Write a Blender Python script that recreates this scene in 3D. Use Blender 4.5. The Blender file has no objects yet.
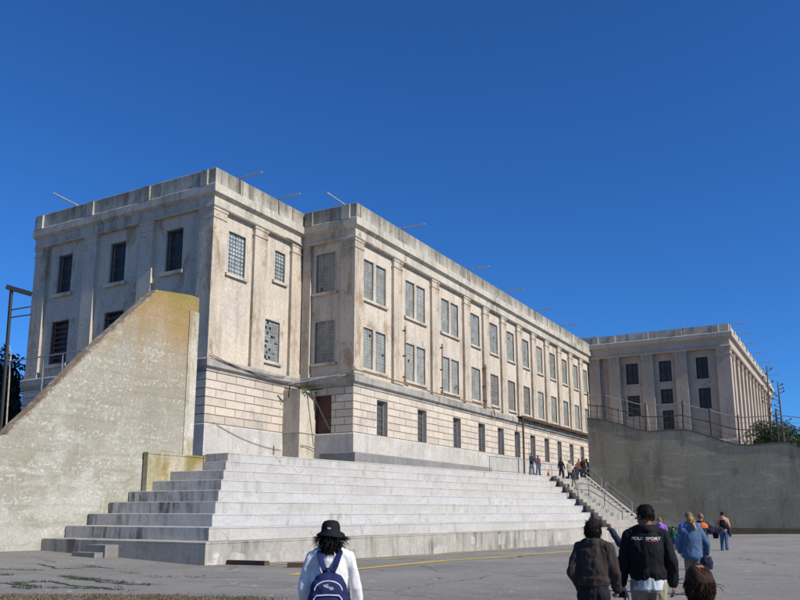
import bpy, bmesh, math, random
import numpy as np
from mathutils import Vector, Matrix, noise
from mathutils.bvhtree import BVHTree
R = random.Random(7)
PI = math.pi
scene = bpy.context.scene
COL = scene.collection

# ------------------------------------------------------------------ camera numbers (photo is 800 x 600)
F, PY0, PIT, YAW, EYE = 797.0, 355.0, 0.1937, 0.5183, 1.65
FW = (math.cos(YAW), math.sin(YAW)); RT = (math.sin(YAW), -math.cos(YAW))
def ray(u, v):
    a, b = (u-400)/F, (PY0-v)/F
    c, s = math.cos(PIT), math.sin(PIT)
    x, y, z = a, c*b+s, c-s*b
    return (z*FW[0]+x*RT[0], z*FW[1]+x*RT[1], y)
def on_x(u, v, X): r = ray(u, v); k = X/r[0]; return (X, r[1]*k, EYE+r[2]*k)
def on_y(u, v, Y): r = ray(u, v); k = Y/r[1]; return (r[0]*k, Y, EYE+r[2]*k)
def heading_pos(u, Z):
    """ground position seen at column u, Z metres along the level view axis"""
    r = ray(u, 511.4); k = Z/(r[0]*FW[0]+r[1]*FW[1])
    return (r[0]*k, r[1]*k)

# ------------------------------------------------------------------ mesh builder
class MB:
    def __init__(s): s.v = []; s.f = []; s.t = []; s.tint = 1.0
    def face(s, *pts):
        n = len(s.v); s.v += [tuple(p) for p in pts]; s.f.append(tuple(range(n, n+len(pts)))); s.t.append(s.tint)
    def raw(s, vs, fs):
        n = len(s.v); s.v += [tuple(p) for p in vs]
        for f in fs: s.f.append(tuple(i+n for i in f)); s.t.append(s.tint)
    def box(s, a, b):
        x0, y0, z0 = (min(a[i], b[i]) for i in range(3)); x1, y1, z1 = (max(a[i], b[i]) for i in range(3))
        s.raw([(x0,y0,z0),(x1,y0,z0),(x1,y1,z0),(x0,y1,z0),(x0,y0,z1),(x1,y0,z1),(x1,y1,z1),(x0,y1,z1)],
              [(0,3,2,1),(4,5,6,7),(0,1,5,4),(1,2,6,5),(2,3,7,6),(3,0,4,7)])
    def prism(s, poly, z0, z1):
        n = len(poly); zz0 = z0 if hasattr(z0, '__len__') else [z0]*n; zz1 = z1 if hasattr(z1, '__len__') else [z1]*n
        vs = [(p[0],p[1],zz0[i]) for i, p in enumerate(poly)]+[(p[0],p[1],zz1[i]) for i, p in enumerate(poly)]
        s.raw(vs, [tuple(reversed(range(n))), tuple(range(n, 2*n))]+[(i,(i+1)%n,n+(i+1)%n,n+i) for i in range(n)])
    def tube(s, pts, r, seg=8, r2=None, cap=True):
        pts = [Vector(p) for p in pts]; n = len(pts); rings = []
        prev = None
        for i, p in enumerate(pts):
            d = (pts[min(i+1,n-1)]-pts[max(i-1,0)]).normalized()
            if prev is None:
                a = d.orthogonal().normalized()
            else:
                a = (prev-d*prev.dot(d)).normalized()
            prev = a; b = d.cross(a)
            rr = r if r2 is None else r+(r2-r)*i/max(1,n-1)
            if hasattr(r, '__len__'): rr = r[i]
            rings.append([p+(a*math.cos(2*PI*k/seg)+b*math.sin(2*PI*k/seg))*rr for k in range(seg)])
        vs = [q for ring in rings for q in ring]
        fs = [(i*seg+k, i*seg+(k+1)%seg, (i+1)*seg+(k+1)%seg, (i+1)*seg+k) for i in range(n-1) for k in range(seg)]
        if cap: fs += [tuple(reversed(range(seg))), tuple(range((n-1)*seg, n*seg))]
        s.raw(vs, fs)
    def bar(s, a, b, w, h=None):
        """square bar from a to b"""
        h = h or w; a, b = Vector(a), Vector(b); d = (b-a).normalized()
        up = Vector((0,0,1)) if abs(d.z) < .9 else Vector((1,0,0))
        x = d.cross(up).normalized(); y = x.cross(d)
        q = [x*w/2+y*h/2, x*-w/2+y*h/2, x*-w/2-y*h/2, x*w/2-y*h/2]
        s.raw([a+k for k in q]+[b+k for k in q], [(0,1,2,3),(7,6,5,4)]+[(i,i+4,(i+1)%4+4,(i+1)%4) for i in range(4)])
    def cap(s, a, b, ra, rb, seg=12):
        """tapered capsule"""
        a, b = Vector(a), Vector(b); d = (b-a); L = d.length or 1e-6; d /= L
        x = d.orthogonal().normalized(); y = d.cross(x); prof = []
        for k in range(1, 5): t = k/4*PI/2; prof.append((a-d*ra*math.cos(t), ra*math.sin(t)))
        for k in range(0, 4): t = k/4*PI/2; prof.append((b+d*rb*math.sin(t), rb*math.cos(t)))
        vs = [c+(x*math.cos(2*PI*k/seg)+y*math.sin(2*PI*k/seg))*r for c, r in prof for k in range(seg)]
        n = len(prof)
        fs = [(i*seg+k, i*seg+(k+1)%seg, (i+1)*seg+(k+1)%seg, (i+1)*seg+k) for i in range(n-1) for k in range(seg)]
        i0 = len(vs); vs += [a-d*ra, b+d*rb]
        fs += [(i0, (k+1)%seg, k) for k in range(seg)]+[(i0+1, (n-1)*seg+k, (n-1)*seg+(k+1)%seg) for k in range(seg)]
        s.raw(vs, fs)
    def ell(s, c, r, seg=16, rings=10, m=None):
        c = Vector(c); vs = []; 
        for i in range(1, rings):
            t = PI*i/rings
            for k in range(seg):
                p = Vector((r[0]*math.sin(t)*math.cos(2*PI*k/seg), r[1]*math.sin(t)*math.sin(2*PI*k/seg), r[2]*math.cos(t)))
                vs.append(c+(m @ p if m else p))
        top = Vector((0,0,r[2])); i0 = len(vs); vs += [c+(m @ top if m else top), c-(m @ top if m else top)]
        fs = [(i*seg+k, (i+1)*seg+k, (i+1)*seg+(k+1)%seg, i*seg+(k+1)%seg) for i in range(rings-2) for k in range(seg)]
        fs += [(i0, k, (k+1)%seg) for k in range(seg)]+[(i0+1, (rings-2)*seg+(k+1)%seg, (rings-2)*seg+k) for k in range(seg)]
        s.raw(vs, fs)
    def loft(s, rings, seg=20):
        """rings: (centre, rx, ry) ellipses stacked, flat ends"""
        vs = [(c[0]+rx*math.cos(2*PI*k/seg), c[1]+ry*math.sin(2*PI*k/seg), c[2]) for c, rx, ry in rings for k in range(seg)]
        n = len(rings)
        fs = [(i*seg+k, i*seg+(k+1)%seg, (i+1)*seg+(k+1)%seg, (i+1)*seg+k) for i in range(n-1) for k in range(seg)]
        fs += [tuple(reversed(range(seg))), tuple(range((n-1)*seg, n*seg))]
        if rings[0][0][2] > rings[-1][0][2]: fs = [tuple(reversed(f)) for f in fs]
        s.raw(vs, fs)
    def sweep(s, path, prof):
        """closed profile (out, z) swept along an axis-aligned open path; outside is on the right hand"""
        n = len(path); m = len(prof); nr = []
        for i in range(n-1):
            dx, dy = path[i+1][0]-path[i][0], path[i+1][1]-path[i][1]; L = math.hypot(dx, dy); nr.append((dy/L, -dx/L))
        vs = []
        for i, p in enumerate(path):
            if i == 0: off = nr[0]
            elif i == n-1: off = nr[-1]
            else: off = (nr[i-1][0]+nr[i][0], nr[i-1][1]+nr[i][1])
            vs += [(p[0]+off[0]*o, p[1]+off[1]*o, z) for o, z in prof]
        fs = [(i*m+k, i*m+(k+1)%m, (i+1)*m+(k+1)%m, (i+1)*m+k) for i in range(n-1) for k in range(m)]
        fs += [tuple(range(m)), tuple(reversed(range((n-1)*m, n*m)))]
        s.raw(vs, fs)
    def mesh(s, name, smooth=False, off=(0,0,0)):
        me = bpy.data.meshes.new(name)
        me.from_pydata([(p[0]-off[0], p[1]-off[1], p[2]-off[2]) for p in s.v], [], s.f)
        at = me.attributes.new('tint', 'FLOAT', 'FACE'); at.data.foreach_set('value', s.t)
        bm = bmesh.new(); bm.from_mesh(me); bmesh.ops.recalc_face_normals(bm, faces=bm.faces); bm.to_mesh(me); bm.free()
        if smooth: me.polygons.foreach_set('use_smooth', [True]*len(me.polygons))
        me.update(); return me
    def build(s, name, mat, parent=None, loc=(0,0,0), rz=0, smooth=False, world=False):
        off = (0,0,0)
        if world and parent: off = tuple(parent.get('_w', (0,0,0)))
        return put(name, s.mesh(name, smooth, off), mat, parent, loc, rz)

WORLD = {}
def put(name, me, mat, parent=None, loc=(0,0,0), rz=0):
    if mat and not me.materials: me.materials.append(mat)
    o = bpy.data.objects.new(name, me); COL.objects.link(o)
    o.location = loc; o.rotation_euler = (0, 0, rz)
    if parent: o.parent = parent
    return o
def tag(o, label=None, cat=None, group=None, kind=None):
    if label: o['label'] = label
    if cat: o['category'] = cat
    if group: o['group'] = group
    if kind: o['kind'] = kind
    return o
def thing(name, label, cat, loc=(0,0,0), rz=0, group=None):
    o = bpy.data.objects.new(name, None); COL.objects.link(o); o.empty_display_size = .2
    o.location = loc; o.rotation_euler = (0, 0, rz)
    return tag(o, label, cat, group)
class At:
    """a thing whose part meshes are given in world coordinates"""
    def __init__(s, o): s.o = o; s.w = tuple(o.location)
    def part(s, name, mb, mat, smooth=False): return put(name, mb.mesh(name, smooth, s.w), mat, s.o)
    def at(s, name, me, mat, p, rz=0): return put(name, me, mat, s.o, (p[0]-s.w[0], p[1]-s.w[1], p[2]-s.w[2]), rz)
def solo(name, mb, mat, label, cat, base, smooth=False, group=None):
    o = put(name, mb.mesh(name, smooth, base), mat, None, base); return tag(o, label, cat, group)

# ------------------------------------------------------------------ materials
class NT:
    def __init__(s, name):
        s.m = bpy.data.materials.new(name); s.m.use_nodes = True; s.t = s.m.node_tree; s.t.nodes.clear()
        s.out = s.t.nodes.new('ShaderNodeOutputMaterial'); s.b = s.t.nodes.new('ShaderNodeBsdfPrincipled')
        s.t.links.new(s.b.outputs[0], s.out.inputs[0])
    def n(s, typ, ins=None, **props):
        x = s.t.nodes.new('ShaderNode'+typ)
        for k, v in props.items(): setattr(x, k, v)
        for k, v in (ins or {}).items(): s.set(x.inputs[k], v)
        return x
    def set(s, sock, v):
        if isinstance(v, bpy.types.NodeSocket): s.t.links.new(v, sock)
        else:
            if sock.type == 'RGBA' and len(v) == 3: v = (*v, 1)
            sock.default_value = v
    def coord(s, scale=(1,1,1)):
        tc = s.n('TexCoord'); return s.n('Mapping', {'Vector': tc.outputs['Object'], 'Scale': scale}).outputs[0]
    def noise(s, vec, scale, detail=5, rough=.6, dist=0):
        return s.n('TexNoise', {'Vector': vec, 'Scale': scale, 'Detail': detail, 'Roughness': rough, 'Distortion': dist}).outputs[0]
    def ramp(s, fac, a, b):
        return s.n('MapRange', {'Value': fac, 'From Min': a, 'From Max': b}).outputs[0]
    def mix(s, fac, a, b, mode='MIX'):
        x = s.n('Mix', data_type='RGBA', blend_type=mode)
        s.set(x.inputs[0], fac); s.set(x.inputs[6], a); s.set(x.inputs[7], b); return x.outputs[2]
    def math(s, op, a, b=0.0, clamp=False):
        x = s.n('Math', operation=op, use_clamp=clamp); s.set(x.inputs[0], a); s.set(x.inputs[1], b); return x.outputs[0]
    def gray(s, v):
        return s.n('CombineColor', {0: v, 1: v, 2: v}).outputs[0]
    def fin(s, color, rough=.9, bump=None, bs=.3, bd=.02, metal=0, spec=.3):
        s.set(s.b.inputs['Base Color'], color); s.set(s.b.inputs['Roughness'], rough); s.b.inputs['Metallic'].default_value = metal
        s.b.inputs['Specular IOR Level'].default_value = spec
        if bump is not None:
            bp = s.n('Bump', {'Height': bump, 'Strength': bs, 'Distance': bd}); s.t.links.new(bp.outputs[0], s.b.inputs['Normal'])
        return s.m

def weathered(name, c1, c2, scale=.25, stain=None, stain_amt=.6, st_rng=(.5,.75), patch=None, patch_rng=(.58,.64), patch_scale=.6,
              patch_stretch=(1,1,1), fine=6, fine_amt=.22, rough=.9, bs=.35, bd=.02, tint=False, tops=None, streak_scale=(1.6,1.6,.1), patch_amt=.85, seed=0, crack=0, marks=0):
    t = NT(name); v = t.coord()
    if seed:
        v = t.n('Mapping', {'Vector': v, 'Location': (seed*3.7, seed*1.9, seed*5.1)}).outputs[0]
    col = t.mix(t.ramp(t.noise(v, scale, 6), .36, .64), c1, c2)
    if patch:
        pv = t.n('Mapping', {'Vector': v, 'Scale': patch_stretch}).outputs[0]
        pm = t.ramp(t.noise(pv, patch_scale, 9, .68, .3), *patch_rng); pm = t.math('MULTIPLY', pm, patch_amt)
        col = t.mix(pm, col, patch)
    if stain:
        sv = t.n('Mapping', {'Vector': v, 'Scale': streak_scale}).outputs[0]
        sm = t.ramp(t.noise(sv, 1.0, 8, .65), *st_rng)
        br = t.ramp(t.noise(v, .35, 4), .38, .62)
        col = t.mix(t.math('MULTIPLY', t.math('MULTIPLY', sm, br), stain_amt), col, stain)
    if tops:   # grime with its own reach below the top of a wall
        z0, z1, tc = tops
        sz = t.n('SeparateXYZ', {0: t.coord()}).outputs[2]
        sv = t.n('Mapping', {'Vector': v, 'Scale': (1.1,1.1,.12)}).outputs[0]
        g = t.math('ADD', t.ramp(sz, z0, z1), t.math('MULTIPLY', t.math('SUBTRACT', t.noise(sv, 1.2, 7, .7), .5), 2.6))
        col = t.mix(t.math('MULTIPLY', t.ramp(g, .35, 1.1), .8), col, tc)
    if crack:
        dv = t.n('VectorMath', {0: v, 1: t.n('VectorMath', {0: t.n('TexNoise', {'Vector': v, 'Scale': 1.1, 'Detail': 6}).outputs['Color'], 1: (.9,.9,.9)}, operation='MULTIPLY').outputs[0]}, operation='ADD').outputs[0]
        e = t.n('TexVoronoi', {'Vector': dv, 'Scale': crack}, feature='DISTANCE_TO_EDGE').outputs['Distance']
        cm_ = t.math('MULTIPLY', t.ramp(e, .012*crack, .003*crack), t.ramp(t.noise(v, .45, 4), .5, .58)); col = t.mix(t.math('MULTIPLY', cm_, .75), col, (.09,.075,.06))
    if marks:
        mv = t.n('Mapping', {'Vector': v, 'Scale': (1.3,1.3,4.5)}).outputs[0]
        mk = t.math('MULTIPLY', t.ramp(t.noise(mv, 2.2, 10, .8), .63, .67), t.ramp(t.noise(v, .5, 3), .46, .56)); col = t.mix(t.math('MULTIPLY', mk, marks), col, (.10,.095,.085))
    fn = t.noise(v, fine, 9, .7)
    g = t.ramp(fn, .25, .75); g = t.math('ADD', t.math('MULTIPLY', g, 2*fine_amt), 1-fine_amt)
    col = t.mix(1.0, col, t.gray(g), 'MULTIPLY')
    if tint:
        a = t.n('Attribute', attribute_name='tint').outputs['Fac']; col = t.mix(1.0, col, t.gray(a), 'MULTIPLY')
    return t.fin(col, rough, t.noise(v, fine*1.3, 10, .72), bs, bd)
def plain(name, c, rough=.6, metal=0, var=.15, scale=12, bump=True, c2=None, spec=.3):
    t = NT(name); v = t.coord(); f = t.noise(v, scale, 6)
    c2 = c2 or tuple(max(0, x*(1-2*var)) for x in c)
    return t.fin(t.mix(t.ramp(f, .35, .65), c, c2), rough, f if bump else None, .25, .01, metal, spec)
def cloth(name, c, c2=None):
    t = NT(name); v = t.coord(); f = t.noise(v, 5, 6); w = t.noise(v, 160, 3)
    c2 = c2 or tuple(x*.72 for x in c)
    col = t.mix(t.ramp(f, .35, .65), c, c2); t.b.inputs['Sheen Weight'].default_value = .0
    return t.fin(col, .85, w, .25, .003, 0, .2)
def leafy(name, c1, c2):
    t = NT(name); a = t.n('Attribute', attribute_name='tint').outputs['Fac']
    return t.fin(t.mix(a, c1, c2), .6, None, spec=.25)

GB = (.25,.235,.20)
M = {}
M['stucco'] = weathered('stucco', (.53,.455,.36), (.445,.40,.34), .3, (.22,.17,.12), .6, (.48,.66), (.30,.215,.125), (.55,.64), .5, (1,1,.6), 6, .24, crack=.45, bs=.5)
M['stucco_pale'] = weathered('stucco_pale', (.50,.445,.36), (.42,.37,.295), .35, (.18,.15,.12), .7, (.47,.70), (.31,.245,.17), (.57,.68), .45, (1,1,.5), 4, .18, seed=3)
M['pilaster'] = weathered('pilaster_stucco', (.51,.44,.345), (.425,.37,.295), .5, (.21,.16,.11), .62, (.46,.64), (.27,.195,.115), (.53,.63), .9, (1,1,.35), 6, .24, seed=5, crack=.6, bs=.5)
M['parapet'] = weathered('parapet_concrete', (.46,.425,.36), (.36,.33,.275), .5, (.07,.065,.05), .8, (.46,.64), (.15,.14,.075), (.56,.66), .8, (1,1,.6), 5, .2, tops=(15.2,17.1,(.11,.105,.08)), seed=2, crack=.5, bs=.5)
M['cornice'] = weathered('cornice_concrete', (.49,.445,.37), (.40,.36,.295), .5, (.09,.08,.06), .8, (.47,.66), (.20,.16,.10), (.6,.68), .8, (1,1,.6), 5, .2, seed=4)
M['belt'] = weathered('belt_concrete', (.36,.34,.30), (.25,.235,.21), .6, (.08,.07,.055), .8, (.46,.64), (.30,.25,.18), (.56,.66), .9, (1,1,.6), 5, .2, seed=6)
M['rustic'] = weathered('rusticated_stone', (.55,.475,.385), (.48,.42,.35), .5, (.22,.17,.13), .45, (.52,.75), (.36,.33,.30), (.55,.68), .9, (1,1,1), 5, .13, tint=True)
M['mortar'] = weathered('mortar_joint', (.25,.175,.125), (.19,.14,.10), .8)
M['base'] = weathered('base_concrete', (.47,.435,.39), (.40,.37,.33), .5, (.17,.145,.12), .6, (.48,.68), (.50,.49,.47), (.56,.64), .9, (1,1,1), 5, .18, seed=7)
M['ledge'] = weathered('ledge_concrete', (.23,.225,.215), (.18,.175,.165), .5, (.10,.09,.08), .5, fine=6)
M['roof'] = weathered('roof_felt', (.12,.115,.105), (.09,.085,.08), .4)
M['step0'] = weathered('step_streaked', (.40,.375,.33), (.31,.29,.25), .6, (.09,.083,.07), .85, (.46,.64), (.52,.50,.46), (.63,.655), .9, (1,1,.9), 6, .2, streak_scale=(2.4,2.4,.25), seed=1)
M['step1'] = weathered('step_concrete', (.425,.41,.38), (.375,.36,.335), .4, (.20,.185,.16), .7, (.52,.70), (.46,.45,.43), (.53,.66), .8, (1,1,2), 8, .16, streak_scale=(2.6,2.6,.5), seed=8, crack=.35, marks=.6)
M['step2'] = weathered('step_white_paint', (.45,.445,.435), (.405,.40,.385), .5, (.20,.19,.17), .65, (.52,.70), (.37,.355,.33), (.55,.60), 2.0, (.8,.8,2.5), 8, .16, streak_scale=(2.2,2.2,.6), seed=9, crack=.35, marks=.75)
M['rowend'] = weathered('damp_row_end', (.50,.48,.445), (.41,.395,.37), .7, (.06,.057,.05), .85, (.46,.62), (.50,.49,.47), (.6,.66), 1.5, (1,1,1), 7, .2, streak_scale=(2.6,2.6,.5), seed=14)
M['stair'] = weathered('stair_concrete', (.33,.315,.28), (.25,.235,.21), .8, (.14,.13,.11), .6, (.5,.7), seed=10)
def retwall():
    t = NT('old_wall'); v = t.coord(); sep = t.n('SeparateXYZ', {0: v}); X, Z = sep.outputs[0], sep.outputs[2]
    mp = lambda sc: t.n('Mapping', {'Vector': v, 'Scale': sc}).outputs[0]
    col = t.mix(t.ramp(t.noise(v, .35, 6), .38, .62), (.315,.295,.235), (.255,.238,.185))
    col = t.mix(t.math('MULTIPLY', t.ramp(t.noise(mp((.5,.5,2.6)), 1.1, 9, .75), .5, .66), .55), col, (.235,.195,.12))
    low = t.ramp(Z, 7.0, .5)                                          # old whitewash, thickest low on the wall
    ww = t.math('ADD', t.noise(mp((.55,.55,.8)), .9, 9, .7, .6), t.math('MULTIPLY', low, .17))
    col = t.mix(t.math('MULTIPLY', t.ramp(ww, .57, .70), .6), col, (.43,.44,.385))
    sp = t.noise(mp((1,1,1.3)), 5.5, 10, .8, .2); band = t.noise(mp((.25,.25,2.2)), 1.0, 5, .6)
    col = t.mix(t.math('MULTIPLY', t.ramp(t.math('ADD', sp, t.math('MULTIPLY', band, .35)), .725, .775), .8), col, (.52,.51,.46))
    vs = t.noise(mp((3.5,3.5,.35)), 1.2, 8, .75); col = t.mix(t.math('MULTIPLY', t.ramp(vs, .55, .66), .5), col, (.43,.42,.375))
    up = t.math('ADD', t.ramp(Z, 5.0, 12.5), t.math('MULTIPLY', t.math('SUBTRACT', t.noise(mp((.9,.9,.22)), .8, 8, .7), .5), 2.2))
    up = t.math('ADD', up, t.math('MULTIPLY', t.ramp(X, -1.5, 3.2), .33))
    col = t.mix(t.math('MULTIPLY', t.ramp(up, .5, 1.1), .8), col, (.29,.175,.06))
    tp = t.math('ADD', t.ramp(Z, 9.6, 12.5), t.math('MULTIPLY', t.math('SUBTRACT', t.noise(v, .8, 7, .7), .5), 1.6))
    col = t.mix(t.math('MULTIPLY', t.ramp(tp, .5, 1.0), .75), col, (.20,.165,.03))
    ln = t.n('TexWave', {'Vector': v, 'Scale': .42, 'Distortion': 2.5, 'Detail': 5}, wave_type='BANDS', bands_direction='Z').outputs['Fac']
    col = t.mix(t.math('MULTIPLY', t.ramp(ln, .93, 1.0), .14), col, (.15,.13,.09))
    fn = t.noise(v, 9, 10, .78); col = t.mix(1.0, col, t.gray(t.math('ADD', t.math('MULTIPLY', t.ramp(fn, .25, .75), .6), .70)), 'MULTIPLY')
    return t.fin(col, .93, t.math('ADD', fn, t.math('MULTIPLY', sp, .8)), .55, .03)
M['retwall'] = retwall()
M['lichen'] = weathered('lichen_concrete', (.42,.385,.31), (.31,.26,.15), .8, (.19,.155,.05), .9, (.42,.58), (.24,.19,.05), (.52,.62), .9, (1,1,1), 8, .25)
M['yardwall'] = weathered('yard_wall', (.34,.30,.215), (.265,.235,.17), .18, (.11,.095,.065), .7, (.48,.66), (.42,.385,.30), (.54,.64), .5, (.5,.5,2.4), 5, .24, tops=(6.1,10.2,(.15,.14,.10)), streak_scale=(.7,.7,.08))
M['wing'] = weathered('wing_stucco', (.43,.365,.30), (.36,.30,.235), .3, (.19,.145,.11), .6, (.5,.7), (.27,.20,.145), (.58,.68), .5, (1,1,.5), 3, .13, seed=12)
M['iron'] = plain('rusty_iron', (.055,.04,.03), .75, .2, c2=(.11,.055,.03), scale=6)
M['rustpipe'] = plain('rusty_pipe', (.30,.21,.14), .8, 0, c2=(.17,.11,.07), scale=3)
M['galv'] = plain('galvanised_pipe', (.36,.36,.36), .45, .5, c2=(.22,.22,.21), scale=6)
M['black_iron'] = plain('black_iron', (.03,.03,.032), .6, .2, c2=(.05,.045,.04))
M['louvre'] = plain('rusty_louvre', (.13,.065,.05), .8, .1, c2=(.07,.04,.035), scale=7)
M['bars'] = plain('window_bars', (.15,.14,.125), .7, .2, c2=(.09,.075,.06))
M['wood'] = plain('weathered_wood', (.12,.07,.045), .85, 0, c2=(.065,.04,.03), scale=9)
M['pole'] = plain('pole_metal', (.42,.38,.31), .6, .1, c2=(.27,.23,.18), scale=4)
M['yellow'] = weathered('yellow_paint', (.62,.42,.06), (.50,.34,.07), 1.5, (.2,.16,.10), .6, (.5,.65), (.18,.165,.14), (.62,.66), 3, (1,1,1), 9, .2)
M['cone'] = plain('orange_plastic', (.65,.09,.03), .5)
M['board'] = plain('pale_board', (.55,.50,.32), .7)
def pane_mat(name, c1, c2, mort, bw, bh, ms=.018, dark=None):
    t = NT(name); tc = t.n('TexCoord'); s = t.n('SeparateXYZ', {0: tc.outputs['Object']})
    v = t.n('CombineXYZ', {0: s.outputs[0], 1: s.outputs[2]}).outputs[0]
    b = t.n('TexBrick', {'Vector': v, 'Color1': c1, 'Color2': c2, 'Mortar': mort, 'Scale': 1.0, 'Mortar Size': ms, 'Brick Width': bw, 'Row Height': bh}, offset=0.0, squash=1.0)
    col = b.outputs['Color']
    oi = t.n('ObjectInfo').outputs['Random']
    nv = t.n('VectorMath', {0: tc.outputs['Object'], 1: t.n('CombineXYZ', {0: t.math('MULTIPLY', oi, 37.), 1: 0., 2: t.math('MULTIPLY', oi, 91.)}).outputs[0]}, operation='ADD').outputs[0]
    col = t.mix(1.0, col, t.gray(t.math('ADD', t.math('MULTIPLY', t.ramp(t.noise(nv, 1.3, 5), .3, .7), .6), t.math('ADD', .52, t.math('MULTIPLY', oi, .34)))), 'MULTIPLY')
    if dark is not None:   # broken blocks
        cx = t.n('CombineXYZ', {0: t.math('FLOOR', t.math('DIVIDE', s.outputs[0], bw)), 1: t.math('FLOOR', t.math('DIVIDE', s.outputs[2], bh)), 2: t.math('MULTIPLY', oi, 50.)}).outputs[0]
        w = t.n('TexWhiteNoise', {'Vector': cx}, noise_dimensions='3D').outputs['Value']
        k = t.math('GREATER_THAN', w, 1-dark)
        col = t.mix(k, col, (.012,.013,.015))
    return t.fin(col, .35, b.outputs['Fac'], -.4, .02, 0, .4)
M['block_pane'] = pane_mat('glass_block_pane', (.22,.238,.218), (.28,.288,.262), (.17,.18,.165), .235, .20, .018, .009)
M['broken_pane'] = pane_mat('broken_block_pane', (.23,.26,.27), (.30,.33,.33), (.12,.13,.13), .2, .17, .02, .16)
M['small_pane'] = pane_mat('dense_block_pane', (.29,.33,.34), (.36,.39,.39), (.07,.09,.10), .25, .25, .045)
M['screen_pane'] = pane_mat('rusty_screen_pane', (.15,.14,.13), (.20,.19,.175), (.12,.105,.09), .3, .25, .03)
M['dark_glass'] = pane_mat('dark_glass', (.018,.02,.026), (.028,.032,.04), (.03,.03,.03), .3, .45, .015)
M['blind'] = plain('dusty_screen', (.03,.03,.032), .5, c2=(.10,.10,.10), scale=14)
M['bark'] = plain('bark', (.09,.07,.05), .9, c2=(.05,.04,.03))
M['leaf_dark'] = leafy('dark_needles', (.012,.022,.012), (.03,.05,.022))
M['leaf_mid'] = leafy('bush_leaves', (.025,.05,.018), (.075,.11,.04))
M['weed'] = leafy('weed_blades', (.02,.036,.012), (.045,.07,.024))
M['dry'] = leafy('dry_stems', (.10,.07,.045), (.19,.14,.09))
M['agave'] = plain('agave_stalk', (.10,.085,.065), .9)
M['moss'] = leafy('moss_leaves', (.04,.08,.02), (.09,.15,.04))
def skin(name, c):
    t = NT(name); v = t.coord(); t.b.inputs['Subsurface Weight'].default_value = .08
    t.b.inputs['Subsurface Radius'].default_value = (.01,.004,.002)
    return t.fin(t.mix(t.ramp(t.noise(v, 14, 5), .3, .7), c, tuple(x*.82 for x in c)), .55, t.noise(v, 90, 3), .1, .002)
M['skin_tan'] = skin('tan_skin', (.36,.19,.115)); M['skin_pale'] = skin('pale_skin', (.52,.32,.24)); M['skin_brown'] = skin('brown_skin', (.22,.105,.06))
def hairm(name, c):
    t = NT(name); v = t.coord((60,60,6)); f = t.noise(v, 1.5, 4)
    return t.fin(t.mix(t.ramp(f, .3, .7), c, tuple(x*.45 for x in c)), .8, f, .5, .004, 0, .15)
M['hair_black'] = hairm('black_hair', (.016,.013,.012)); M['hair_brown'] = hairm('dark_brown_hair', (.05,.026,.018)); M['hair_blond'] = hairm('blond_hair', (.42,.27,.12)); M['hair_grey'] = hairm('light_brown_hair', (.25,.17,.10))
for nm, c in dict(white_shirt=(.78,.76,.75), navy_pack=(.015,.022,.085), black_nylon=(.009,.009,.011), tee=(.52,.56,.60), khaki=(.27,.23,.165), brown_jacket=(.043,.032,.027), black_pants=(.013,.013,.016),
                  denim=(.07,.13,.225), denim_dark=(.05,.09,.19), blue_shirt=(.07,.15,.42), orange=(.62,.17,.04), navy=(.022,.027,.055), purple=(.27,.14,.52), green=(.025,.10,.06), beige=(.38,.32,.25), grey=(.16,.16,.17),
                  charcoal=(.04,.04,.045), tan_pants=(.22,.175,.135), white=(.7,.7,.68), plum=(.12,.05,.07), rust=(.24,.08,.04), shoe=(.02,.018,.016), pinkish=(.55,.30,.22)).items():
    M[nm] = cloth(nm+'_cloth', c)
M['piping'] = plain('white_piping', (.62,.64,.68), .6); M['emblem'] = plain('grey_emblem', (.36,.40,.48), .6); M['letter_white'] = plain('white_thread', (.48,.48,.48), .7, bump=False)
M['letter_red'] = plain('red_thread', (.5,.03,.04), .7, bump=False); M['paper'] = plain('paper', (.62,.66,.66), .8, var=.05); M['eye'] = plain('eye_dark', (.02,.015,.012), .3)

# ------------------------------------------------------------------ levels and directions of the place
ZT, RI, TX, TY, X0, Y0 = .588, .488, 1.075, .851, 21.46, 20.04
BD = (math.cos(-.145), math.sin(-.145)); BN = (BD[1], -BD[0])          # along the bleachers; BN points out to the yard
def seat(t, s): return (X0+TX*s+BD[0]*t, Y0+TY*s+BD[1]*t)
def gz_true(x, y):
    dx, dy = x-X0, y-Y0; t = dx*BD[0]+dy*BD[1]; d = dx*BN[0]+dy*BN[1]
    A = float(np.interp(t, [-12,-1,0,10,28,42,56,70], [.05,-.18,-.20,-.34,-.38,-.45,-.2,0.0]))
    g = A*math.exp(-max(d,0)/7.0)
    if d < 0 and t < 4: g += .033*min(-d, 14)*(1 if t < 0 else (4-t)/4)
    return g+.018*noise.noise((x*.35, y*.35, 0))
GX0, GY0, GS = -20.0, -34.0, .8
GCACHE = {}
def gz(x, y):
    i, j = math.floor((x-GX0)/GS), math.floor((y-GY0)/GS)
    def g(a, b):
        if (a, b) not in GCACHE: GCACHE[a, b] = gz_true(GX0+a*GS, GY0+b*GS)
        return GCACHE[a, b]
    fx, fy = (x-GX0)/GS-i, (y-GY0)/GS-j
    return (g(i,j)*(1-fx)+g(i+1,j)*fx)*(1-fy)+(g(i,j+1)*(1-fx)+g(i+1,j+1)*fx)*fy
def ground_at(u, v):
    z = 0
    for _ in range(12):
        r = ray(u, v); k = (z-EYE)/r[2]; x, y = r[0]*k, r[1]*k; z = gz(x, y)
    return x, y, z
ZTER = 4.484

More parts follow.
